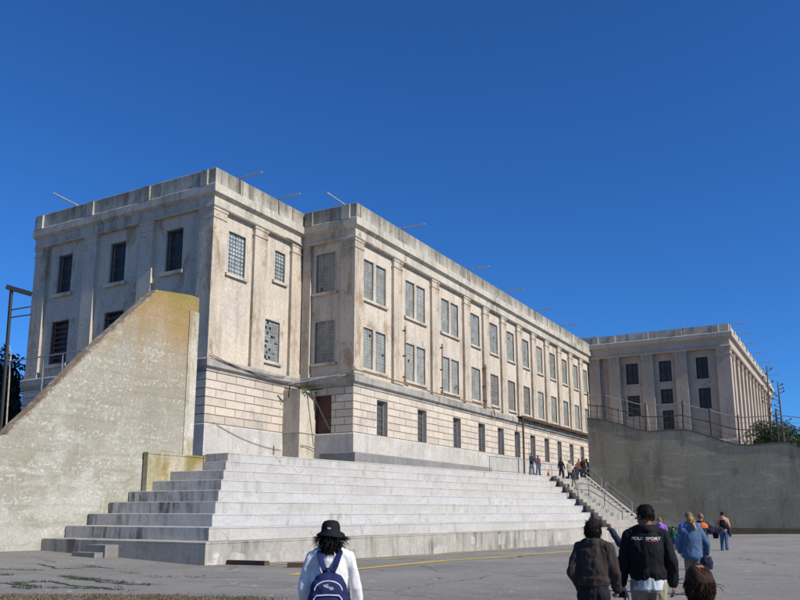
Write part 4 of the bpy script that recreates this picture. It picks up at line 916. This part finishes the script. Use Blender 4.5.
    topo = put('jacket' if collar else 'shirt', remesh(m, .0075 if near else vox, 3, (.012 if near else .008)*k*B_, 9, .6, pos[1]), top, o)
    if tee:
        m = MB(); m.loft([(h(0,0,hem-.06),.108*H,.085*H), (h(0,0,hem-.01),.106*H,.083*H), (h(0,0,hem+.05),.100*H,.078*H)]); put('tee_shirt', remesh(m, vox, 3, .007*k, 10, .5), M[tee], o)
    # hair
    rng = random.Random(int(pos[0]*97)); m = MB(); vsn = []
    def shell(r, back, low, rag, bald=None):
        seg, rings = 36, 24; vs_l = []
        for i in range(rings+1):
            t = PI*i/rings
            for j in range(seg):
                a = 2*PI*j/seg; d = V((math.sin(t)*math.cos(a), math.sin(t)*math.sin(a), math.cos(t)))
                fr = d.y > .30 and d.z < .42; lowc = d.z < low+(.25 if d.y > -.1 else 0)
                kf = .80 if (fr or lowc) else r+rag*noise.noise(d*5+V((pos[0],0,0)))+rag*.5*noise.noise(d*13)
                if bald is not None and d.dot(bald.normalized())+.12*noise.noise(d*7) > .88: kf = .86
                vs_l.append(hp(0,back,.012)+Rm @ V((d.x*.047*H*kf, d.y*.058*H*kf, d.z*.057*H*kf)))
        m.raw(vs_l, [(i*seg+j, (i+1)*seg+j, (i+1)*seg+(j+1)%seg, i*seg+(j+1)%seg) for i in range(rings) for j in range(seg)])
    def strand(th, z, ln, out, curl=.3, r=.006, droop=1.0):
        d = V((math.sin(th), -math.cos(th), 0)); p = hp(d.x*.044, d.y*.052, z); pts = [p]; v = (d*out+V((0,0,-.25*droop))); 
        for i in range(4): v = v+V((rng.uniform(-curl,curl), rng.uniform(-curl,curl), -.3*droop)); pts.append(pts[-1]+(Rm @ v).normalized()*ln*H/4)
        m.tube(pts, [r*H, r*H*1.05, r*H*.9, r*H*.6, r*H*.15], 6)
    nn = 1 if near else .25; fr_ = .0017 if near else .005; fr_ = .0012 if hair_style == 'thin' else fr_
    def fluff(n, ln, out, th=1.9, zl=-.05, zh=.05, curl=.4, droop=.8):
        for _ in range(int(n*nn)):
            z = rng.uniform(zl, zh); d = math.sqrt(max(.1, 1-((z)/.062)**2)); a = rng.uniform(-th, th)
            dv = V((math.sin(a)*d, -math.cos(a)*d, z/.057)); p0 = hc+Rm @ V((dv.x*.046*H, (dv.y*.057-.002)*H, (z+.012)*H)); v = V((dv.x,dv.y,dv.z))*out+V((0,0,-.5*droop)); pts = [p0]
            for i in range(4): v = v+V((rng.uniform(-curl,curl), rng.uniform(-curl,curl), -.25*droop+rng.uniform(-curl,curl)*.3)); pts.append(pts[-1]+(Rm @ v).normalized()*ln*rng.uniform(.6,1.2)*H/4)
            m.tube(pts, [fr_*H, fr_*H*1.2, fr_*H*1.1, fr_*H*.8, fr_*H*.2], 4)
    if hair_style == 'short': shell(1.12, -.002, -.22, .12); fluff(650 if near else 120, .017, .65, 2.0, -.03, .056, .55, .3)
    elif hair_style == 'thin':
        shell(1.05, -.002, -.5, .03, V((.30,-.45,.84))); fluff(3200, .035, .10, 1.75, -.055, .04, .16, 1.1); fluff(1100, .045, .10, 3.1, .012, .053, .16, .9); fluff(1300, .06, .05, 1.2, -.06, -.03, .15, 1.2); fluff(12, .07, .9, 1.9, -.05, .02, .7, .3)
    elif hair_style == 'messy': shell(1.10, -.003, -.5, .14); fluff(1300, .04, .2, 2.1, -.05, .055, .28, .9); fluff(30, .035, 1.0, 2.0, -.03, .05, .6, .2)
    elif hair_style == 'long':
        shell(1.08, -.003, -.6, .08); fluff(1500, .115, .10, 1.75, -.055, .0, .22, 1.1); fluff(130, .09, .8, 1.95, -.04, .0, .5, .5)
        for sd in (-1, 1):
            for _ in range(45): strand(sd*rng.uniform(1.2,1.8), rng.uniform(-.025,.0), rng.uniform(.05,.085), 1.0, .5, .0014, .1)
    elif hair_style == 'tail':
        shell(1.09, -.002, -.4, .06); fluff(200, .05, .3, 1.9, -.04, .05); [strand(rng.uniform(-.25,.25), .0, rng.uniform(.10,.14), .5, .2, .009) for _ in range(26)]
    if m.v: put('hair', m.mesh('hair', True), hair, o)
    return o, topo, hp, h
def at_px(u, Z): x, y = heading_pos(u, Z); return (x, y, gz(x, y))
def toward(u, off=0.0):
    r = ray(u, 511); return math.atan2(r[1], r[0])+off
def local(o, p): return Matrix.Translation(o.location) @ Matrix.Rotation(o.rotation_euler.z, 4, 'Z') @ V(p)
# woman in the white shirt with the navy backpack
P1 = at_px(331, 7.35)
o, tp, hp, h = person('person with windblown black hair, black sun hat and white shirt before the bleachers', P1, toward(331, -.05), 1.545, M['white_shirt'], M['charcoal'], M['skin_tan'], M['hair_black'],
    dict(le=(-.145,.0,.64), lw=(-.138,.075,.50), re=(.15,.0,.64), rw=(.16,.05,.49)), hem=.45, bulk=1.02, collar=False, near=True, hair_style='long', turn=.1)
H1 = 1.545
m = MB(); seg = 40; rings = []
for z, rx, ry in ((-.010,.080,.092), (-.006,.084,.096), (.0,.079,.09), (.008,.056,.066), (.03,.055,.066), (.052,.05,.061), (.066,.038,.048), (.072,.015,.02)):
    rings.append((z, rx, ry))
vs = []
for i, (z, rx, ry) in enumerate(rings):
    for j in range(seg):
        a = 2*PI*j/seg; dr = (-.010*abs(math.cos(a))+.007*math.sin(2*a+.6)-.006*(math.sin(a) < 0)) if i < 3 else 0
        vs.append(hp(rx*math.cos(a), ry*math.sin(a)-.002, z+.018+dr))
n = len(rings); m.raw(vs, [(i*seg+j, i*seg+(j+1)%seg, (i+1)*seg+(j+1)%seg, (i+1)*seg+j) for i in range(n-1) for j in range(seg)]+[tuple(range((n-1)*seg, n*seg)), tuple(reversed(range(seg)))])
ht = put('hat', m.mesh('hat', True), M['black_nylon'], o)
m = MB(); q = [hp(x, -.0685+abs(x)*.15, z+.018) for x, z in ((-.022,.022), (-.002,.020), (-.002,.030), (-.022,.032))]; m.face(*q); put('emblem', m.mesh('emblem'), M['emblem'], ht)
# backpack
bp = thing('backpack', 'navy blue backpack with white piping worn over the white shirt', 'backpack', tuple(local(o, h(0,-.10,.60))), o.rotation_euler.z)
def rbox(c, s, r, vox=.01, it=6):
    m = MB(); x, y, z = s; m.box((c[0]-x/2,c[1]-y/2,c[2]-z/2), (c[0]+x/2,c[1]+y/2,c[2]+z/2)); return m
m = MB(); m.loft([((0,-.045,-.22),.165,.085), ((0,-.055,-.17),.18,.11), ((0,-.05,-.02),.175,.11), ((0,-.035,.10),.15,.09), ((0,-.02,.17),.105,.06), ((0,-.01,.195),.05,.03)], 32)
put('pack_body', remesh(m, .009, 4, .006, 12, 1, 3), M['navy_pack'], bp)
def pack_y(x, z):   # outer face of the pack body
    ry = float(np.interp(z, [-.22,-.17,-.02,.10,.17], [.085,.11,.11,.09,.06])); rx = float(np.interp(z, [-.22,-.17,-.02,.10,.17], [.165,.18,.175,.15,.105])); cy = float(np.interp(z, [-.22,-.02,.10,.17], [-.05,-.05,-.035,-.02]))
    return cy-ry*math.sqrt(max(.05, 1-(x/rx)**2))
m = MB(); m.loft([((0,-.135,-.2),.12,.035), ((0,-.14,-.10),.13,.05), ((0,-.138,.0),.125,.045), ((0,-.13,.028),.10,.03)], 28); pk = put('front_pocket', remesh(m, .008, 3), M['navy_pack'], bp)
def piping(pts, r=.006): m = MB(); m.tube(pts, r, 7); put('piping', m.mesh('piping', True), M['piping'], bp)
arc = lambda cx, z0, w, hh, off, n=18: [(cx+w*math.cos(PI*i/n), pack_y(cx+w*math.cos(PI*i/n), z0+hh*math.sin(PI*i/n))-off, z0+hh*math.sin(PI*i/n)) for i in range(n+1)]
piping(arc(0, .055, .118, .08, .003)); 
piping([(-.118,-.168,-.19), (-.122,-.175,-.09), (-.118,-.172,-.005), (-.095,-.176,.022), (0,-.186,.027), (.095,-.176,.022), (.118,-.172,-.005), (.122,-.175,-.09), (.118,-.168,-.19)])
piping([(-.095,-.186,-.035), (0,-.194,-.032), (.095,-.186,-.035)], .008)
m = MB()
for cx, cz, rx, rz in ((-.025,.098,.016,.012), (.0,.086,.022,.008), (.03,.076,.02,.014), (-.005,.103,.008,.014)):
    n = 12; vs = [(cx+rx*math.cos(2*PI*i/n), pack_y(cx, cz)-.009, cz+rz*math.sin(2*PI*i/n)) for i in range(n)]; m.face(*vs)
put('emblem', m.mesh('emblem'), M['emblem'], bp)
kk = H1/1.72
for s in (-1, 1):
    m = MB(); top_ = [V((s*.03,-.02,.20)), V((s*.06,.0,.27)), V((s*.085,.045,.345)), V((s*.09,.10,.375)), V((s*.095,.17,.36)), V((s*.115,.235,.27)), V((s*.13,.245,.15)), V((s*.15,.20,.0)), V((s*.17,.08,-.15)), V((s*.16,-.0,-.2))]
    for a, b in zip(top_[:-1], top_[1:]):
        d = (b-a).normalized(); x = V((1,-.25*s,0)); x = (x-d*x.dot(d)).normalized(); y = d.cross(x); m.raw([a+x*.028+y*.006, a-x*.028+y*.006, a-x*.028-y*.006, a+x*.028-y*.006, b+x*.028+y*.006, b-x*.028+y*.006, b-x*.028-y*.006, b+x*.028-y*.006], [(0,1,2,3),(7,6,5,4),(0,4,5,1),(1,5,6,2),(2,6,7,3),(3,7,4,0)])
    put('shoulder_strap', remesh(m, .008, 3), M['navy_pack'], bp)
m = MB(); m.tube([(-.03,-.02,.2), (-.02,-.045,.235), (.02,-.045,.235), (.03,-.02,.2)], .008, 7); put('grab_handle', m.mesh('grab_handle', True), M['navy_pack'], bp)
m = MB(); m.tube([(-.17,-.02,-.15), (-.205,-.0,-.10), (-.215,-.01,-.2), (-.2,-.02,-.34)], .008, 6); put('strap_end', m.mesh('strap_end', True), M['black_nylon'], bp)
# black jacket man with the lettering
P3 = at_px(644.5, 9.1)
o, tp, hp, h = person('person in black jacket with white lettering across the back and khaki trousers', P3, toward(644, -.02), 1.725, M['black_nylon'], M['khaki'], M['skin_brown'], M['hair_black'],
    dict(le=(-.148,.0,.64), lw=(-.168,.05,.505), re=(.146,-.01,.64), rw=(.15,.05,.50), stride=.05, lgrip=.6), hem=.53, bulk=1.08, near=True, turn=.75, hair_style='short', tee='tee', hood=False)
bvh = BVHTree.FromPolygons([v.co for v in tp.data.vertices], [p.vertices for p in tp.data.polygons])
def lettering(txt, size, z, mat, bar=None):
    cu = bpy.data.curves.new('lettering', 'FONT'); cu.body = txt; cu.size = size; cu.align_x = 'CENTER'; cu.offset = .0015
    t = bpy.data.objects.new('tmp', cu); COL.objects.link(t); dg = bpy.context.evaluated_depsgraph_get(); me = bpy.data.meshes.new_from_object(t.evaluated_get(dg)); bpy.data.objects.remove(t)
    bm = bmesh.new(); bm.from_mesh(me)
    if bar: bm.clear(); bm.faces.new([bm.verts.new(v) for v in [(bar[0],bar[2],0),(bar[1],bar[2],0),(bar[1],bar[3],0),(bar[0],bar[3],0)]])
    bmesh.ops.triangulate(bm, faces=bm.faces); bmesh.ops.subdivide_edges(bm, edges=[e for e in bm.edges if e.calc_length() > .008], cuts=3)
    for v in bm.verts:
        x, zq = v.co.x*1.25, v.co.y+z; hit = bvh.ray_cast(V((x,-1,zq)), V((0,1,0)))
        v.co = V((x, (hit[0].y if hit[0] else -.17)-.004, zq))
    bm.to_mesh(me); bm.free(); me.materials.clear(); put('lettering', me, mat, tp)
lettering('POLO SPORT', .042, 1.345, M['letter_white']); lettering('x', .04, 1.345, M['letter_red'], (-.01,.10,-.017,-.010))
lw_ = h(-.168,.05,.505); pm_ = MB(); a = lw_+h(-.004,.012,-.045); pm_.raw([a+V(q) for q in ((-.02,-.012,.02),(.035,.018,.055),(.075,.03,-.075),(.02,.0,-.125),(-.02,-.010,.02),(.035,.020,.055),(.075,.032,-.075),(.02,.002,-.125))], [(0,1,2,3),(7,6,5,4),(0,4,5,1),(1,5,6,2),(2,6,7,3),(3,7,4,0)])
w_ = local(o, (0,0,0)); pc = put('leaflet', pm_.mesh('leaflet'), M['paper'], None, tuple(o.location), o.rotation_euler.z); tag(pc, 'folded white leaflet held in the left hand of the black-jacketed person', 'leaflet')
# brown jacket person
P2 = at_px(590, 8.75)
o, tp, hp, h = person('person in a brown jacket and black trousers with tousled dark hair looking to the right', P2, toward(590, -.35), 1.565, M['brown_jacket'], M['black_pants'], M['skin_pale'], M['hair_black'],
    dict(le=(-.128,-.04,.65), lw=(-.11,.06,.53), re=(.14,.03,.65), rw=(.11,.155,.53), stride=.04, grip=.8), hem=.565, bulk=1.08, near=True, turn=-.55, hair_style='messy', lean=.12)
c = h(.115,.215,.495); ca = thing('camera', 'small black camera with dangling strap in the hand of the brown-jacketed person', 'camera', tuple(local(o, c)), o.rotation_euler.z)
m = MB(); m.box((-.055,-.022,-.035), (.055,.022,.035)); put('camera_body', m.mesh('camera_body'), M['black_nylon'], ca); m = MB(); m.tube([(0,.02,0),(0,.055,0)], .026, 14); put('lens', m.mesh('lens'), M['grey'], ca)
m = MB(); m.tube([(.055,0,.02),(.085,0,-.03),(.075,0,-.13),(.05,.0,-.17),(.04,0,-.11),(.05,0,-.03)], .006, 6); put('strap', m.mesh('strap', True), M['black_nylon'], ca)
# foreground head
P10 = at_px(694.5, 4.1)
person('person whose dark brown hair thins at the crown, closest to the camera', P10, toward(694), 1.40, M['charcoal'], M['charcoal'], M['skin_tan'], M['hair_brown'], None, near=True, hair_style='thin', turn=.05)
# the rest of the crowd in the yard
person('person in navy raising one hand beside the black-jacketed person', at_px(649, 13.2), toward(649), 1.62, M['navy'], M['charcoal'], M['skin_brown'], M['hair_black'], dict(le=(-.30,.03,.70), lw=(-.375,.08,.83), lup=(0,-1,0), stride=.05), bulk=1.05)
person('person in a purple top with light brown hair ahead of the navy figure', at_px(659, 27), toward(659), 1.5, M['purple'], M['white'], M['skin_pale'], M['hair_grey'], dict(stride=.06), hem=.5)
person('small child in a green jacket and blue jeans', at_px(672, 37), toward(672, -.1), 1.07, M['green'], M['denim_dark'], M['skin_pale'], M['hair_brown'], dict(stride=.09), bulk=1.12)
o, tp, hp, h = person('person in a loose denim jacket with a blond ponytail', at_px(690, 16.8), toward(690, .1), 1.575, M['denim'], M['tan_pants'], M['skin_pale'], M['hair_blond'], dict(le=(-.17,.02,.66), lw=(-.15,.07,.54), re=(.18,.0,.65), rw=(.18,.06,.52)), hem=.43, bulk=1.22, hair_style='tail', lean=.1, turn=.35)
bg_ = thing('shoulder_bag', 'dark blue bag hanging beside the denim jacket', 'bag', tuple(local(o, h(.16,-.05,.42))), o.rotation_euler.z)
m = MB(); m.loft([((0,0,-.14),.10,.05), ((0,0,-.02),.12,.07), ((0,0,.1),.09,.05)]); put('bag_body', remesh(m, .012, 4, .008, 10), M['navy'], bg_); m = MB(); m.tube([(-.05,0,.09),(-.07,.05,.4),(-.1,.1,.62)], .012, 6); put('strap', m.mesh('strap', True), M['navy'], bg_)
person('taller light-haired person in a bright blue shirt just ahead of the denim jacket', at_px(688.5, 19.5), toward(689), 1.66, M['blue_shirt'], M['denim_dark'], M['skin_pale'], M['hair_grey'], dict(stride=.05), bulk=1.1)
o, tp, hp, h = person('person with orange shoulders and dark jeans stretching out one arm', at_px(700, 24), toward(700), 1.62, M['navy'], M['denim_dark'], M['skin_tan'], M['hair_grey'], dict(re=(.19,.02,.74), rw=(.27,.06,.71), stride=.05, rup=(0,0,1)), hem=.52)
oc = MB(); oc.loft([(h(0,-.01,.735),.118*1.62,.088*1.62), (h(0,-.01,.79),.125*1.62,.078*1.62), (h(0,-.005,.83),.09*1.62,.06*1.62), (h(0,0,.86),.05*1.62,.05*1.62)]); put('orange_cape', remesh(oc, .013, 3, .01, 8), M['orange'], o)
ja = MB(); ja.cap((.0,0,0), (.34,.06,-.0), .075, .06); ja.cap((.05,0,-.05), (.25,.04,-.06), .07, .05)
jo = put('carried_jacket', remesh(ja, .014, 4, .014, 9), M['navy'], None, tuple(local(o, h(.12,.01,.72))), o.rotation_euler.z); tag(jo, 'bundled navy jacket carried over the outstretched arm of the person with orange shoulders', 'jacket')
o, tp, hp, h = person('person in jeans and a pink shirt walking off alone by the yard wall', at_px(722, 36.8), toward(722), 1.70, M['pinkish'], M['denim'], M['skin_tan'], M['hair_black'], dict(stride=.08, le=(-.18,-.01,.65), lw=(-.2,.03,.52)), hem=.5)
m = MB(); m.loft([((0,0,-.2),.14,.08), ((0,-.02,-.05),.16,.11), ((0,0,.14),.13,.08), ((0,.02,.2),.07,.05)])
b_ = put('backpack', remesh(m, .016, 4, .01, 8), M['black_nylon'], None, tuple(local(o, h(0,-.1,.68))), o.rotation_euler.z); tag(b_, 'black backpack on the pink-shirted person walking alone', 'backpack')
m = MB(); m.loft([((0,0,-.26),.10,.06), ((0,0,-.1),.13,.08), ((0,0,.03),.05,.03)]); m.tube([(-.03,0,0),(0,0,.11),(.03,0,0)], .012, 6)
b_ = put('carried_bag', remesh(m, .014, 3, .008, 8), M['black_nylon'], None, tuple(local(o, h(-.2,.04,.46))), o.rotation_euler.z); tag(b_, 'black bag hanging from the left hand of the person walking alone', 'bag')
m = MB(); m.cap((0,0,.1), (.05,0,-.25), .07, .05)
b_ = put('tied_jacket', remesh(m, .016, 3, .012, 8), M['charcoal'], None, tuple(local(o, h(.13,-.03,.53))), o.rotation_euler.z); tag(b_, 'charcoal jacket slung at the right hip of the person walking alone', 'jacket')
# people up on the bleachers and the stair
def on_row(u, s, t_hint=None):
    r = ray(u, 478); dn = r[1]/r[0]; c = seat(0, s); t = (c[1]-dn*c[0])/(dn*BD[0]-BD[1]); return (*seat(t, s), t)
GR = 'visitors on the bleachers and stair'
def up_person(label, u, s, z, H, top, legs, sk, hr, face, **kw):
    x, y, t = on_row(u, s); return person(label, (x,y,z), face, H, M[top], M[legs], M[sk], M[hr], group=GR, **kw)
TOPZ = ZT+8*RI
up_person('person in a dark jacket and grey trousers behind the barrier, nearer the prison corner', 532, 8.3, TOPZ, 1.74, 'navy', 'grey', 'skin_tan', 'hair_black', math.radians(250), pose=dict(le=(-.16,.05,.65), lw=(-.05,.13,.58), re=(.16,.05,.65), rw=(.05,.13,.58)))
up_person('person in a plum top and pale jeans next to the navy figure behind the barrier', 538.5, 8.3, TOPZ, 1.62, 'plum', 'denim', 'skin_tan', 'hair_black', math.radians(240), hem=.54)
up_person('person all in black walking down at the top of the stair', 561.5, 7.3, ZT+15*RI/2, 1.72, 'black_nylon', 'black_pants', 'skin_brown', 'hair_black', math.radians(245), pose=dict(le=(-.19,.0,.65), lw=(-.23,.02,.53), re=(.18,.0,.65), rw=(.21,.0,.52), stride=.08))
up_person('person in a beige coat descending the stair', 570, 6.9, ZT+14*RI/2, 1.78, 'beige', 'navy', 'skin_tan', 'hair_brown', math.radians(250), bulk=1.15, hem=.42)
up_person('long-haired person in a dark coat stepping down the stair before the beige coat', 574, 5.2, ZT+11*RI/2, 1.66, 'charcoal', 'beige', 'skin_tan', 'hair_brown', math.radians(240), hair_style='long', pose=dict(stride=.1))
up_person('person in black at the stair head beside the yard wall', 583.5, 7.5, TOPZ, 1.72, 'black_nylon', 'charcoal', 'skin_tan', 'hair_black', math.radians(235))
up_person('taller person in black half hidden by the end of the yard wall', 587, 8.6, TOPZ, 1.85, 'charcoal', 'black_pants', 'skin_brown', 'hair_black', math.radians(235))
for lb, u, s_, z_, H_, tp_, lg_ in (('person in grey squeezed between the two black-clad people at the stair head', 585.2, 8.1, TOPZ, 1.68, 'grey', 'navy'), ('person in a rust-brown top at the stair head behind the beige coat', 579.5, 8.4, TOPZ, 1.7, 'rust', 'charcoal'), ('shorter person in navy coming down right behind the beige coat', 576.5, 7.2, ZT+14*RI/2, 1.58, 'navy', 'charcoal')):
    up_person(lb, u, s_, z_, H_, tp_, lg_, 'skin_tan', 'hair_black', math.radians(240))
x, y, t = on_row(588.5, 10.5)
person('person in a dark top close to the prison wall above the stair', (x,y,ZTER), math.radians(250), 1.75, M['navy'], M['charcoal'], M['skin_tan'], M['hair_black'], group=GR)
x, y, t = on_row(563, 6.4)
b_ = MB(); b_.loft([((0,0,0),.15,.12), ((0,0,.18),.17,.13), ((0,0,.34),.10,.08)]); bo = put('carried_bag', remesh(b_, .016, 3, .012, 8), M['denim_dark'], None, (x,y,ZT+RI*6)); tag(bo, 'blue bag standing on a bleacher row at the edge of the stair', 'bag')
#PEOPLE-END#
# ------------------------------------------------------------------ light, sky, camera
world = bpy.data.worlds.new('World'); scene.world = world; world.use_nodes = True
nt = world.node_tree; bg = nt.nodes['Background']; sky = nt.nodes.new('ShaderNodeTexSky'); sky.sky_type = 'NISHITA'; sky.sun_disc = False
SD = Vector((-.05,-.9987,0)).normalized(); EL = math.radians(36)
sky.sun_elevation = EL; sky.sun_rotation = math.atan2(SD.x, SD.y); sky.air_density = 1.0; sky.dust_density = 0.4; sky.ozone_density = 5.0; sky.altitude = 1500
tn = nt.nodes.new('ShaderNodeMix'); tn.data_type = 'RGBA'; tn.blend_type = 'MULTIPLY'; tn.inputs[0].default_value = 1; tn.inputs[7].default_value = (.34,.81,1.32,1)
nt.links.new(sky.outputs[0], tn.inputs[6]); nt.links.new(tn.outputs[2], bg.inputs[0]); bg.inputs[1].default_value = .07
sun = bpy.data.lights.new('sun', 'SUN'); sun.energy = 3.75; sun.angle = math.radians(.5); sun.color = (1,.94,.845)
so = bpy.data.objects.new('sun', sun); COL.objects.link(so); so.location = (40,-60,60)
so.rotation_euler = (SD*math.cos(EL)+Vector((0,0,math.sin(EL)))).to_track_quat('Z','Y').to_euler()
cam = bpy.data.cameras.new('camera'); co = bpy.data.objects.new('camera', cam); COL.objects.link(co); scene.camera = co
cam.sensor_width = 36; cam.lens = F/800*36; cam.shift_y = (PY0-300)/800; cam.clip_end = 5000; cam.clip_start = .05
co.location = (0,0,EYE); co.rotation_euler = (PI/2+PIT, 0, YAW-PI/2)
vs_ = scene.view_settings; vs_.view_transform = 'Standard'; vs_.look = 'None'; vs_.exposure = 0.6; vs_.gamma = 1; vs_.use_curve_mapping = False
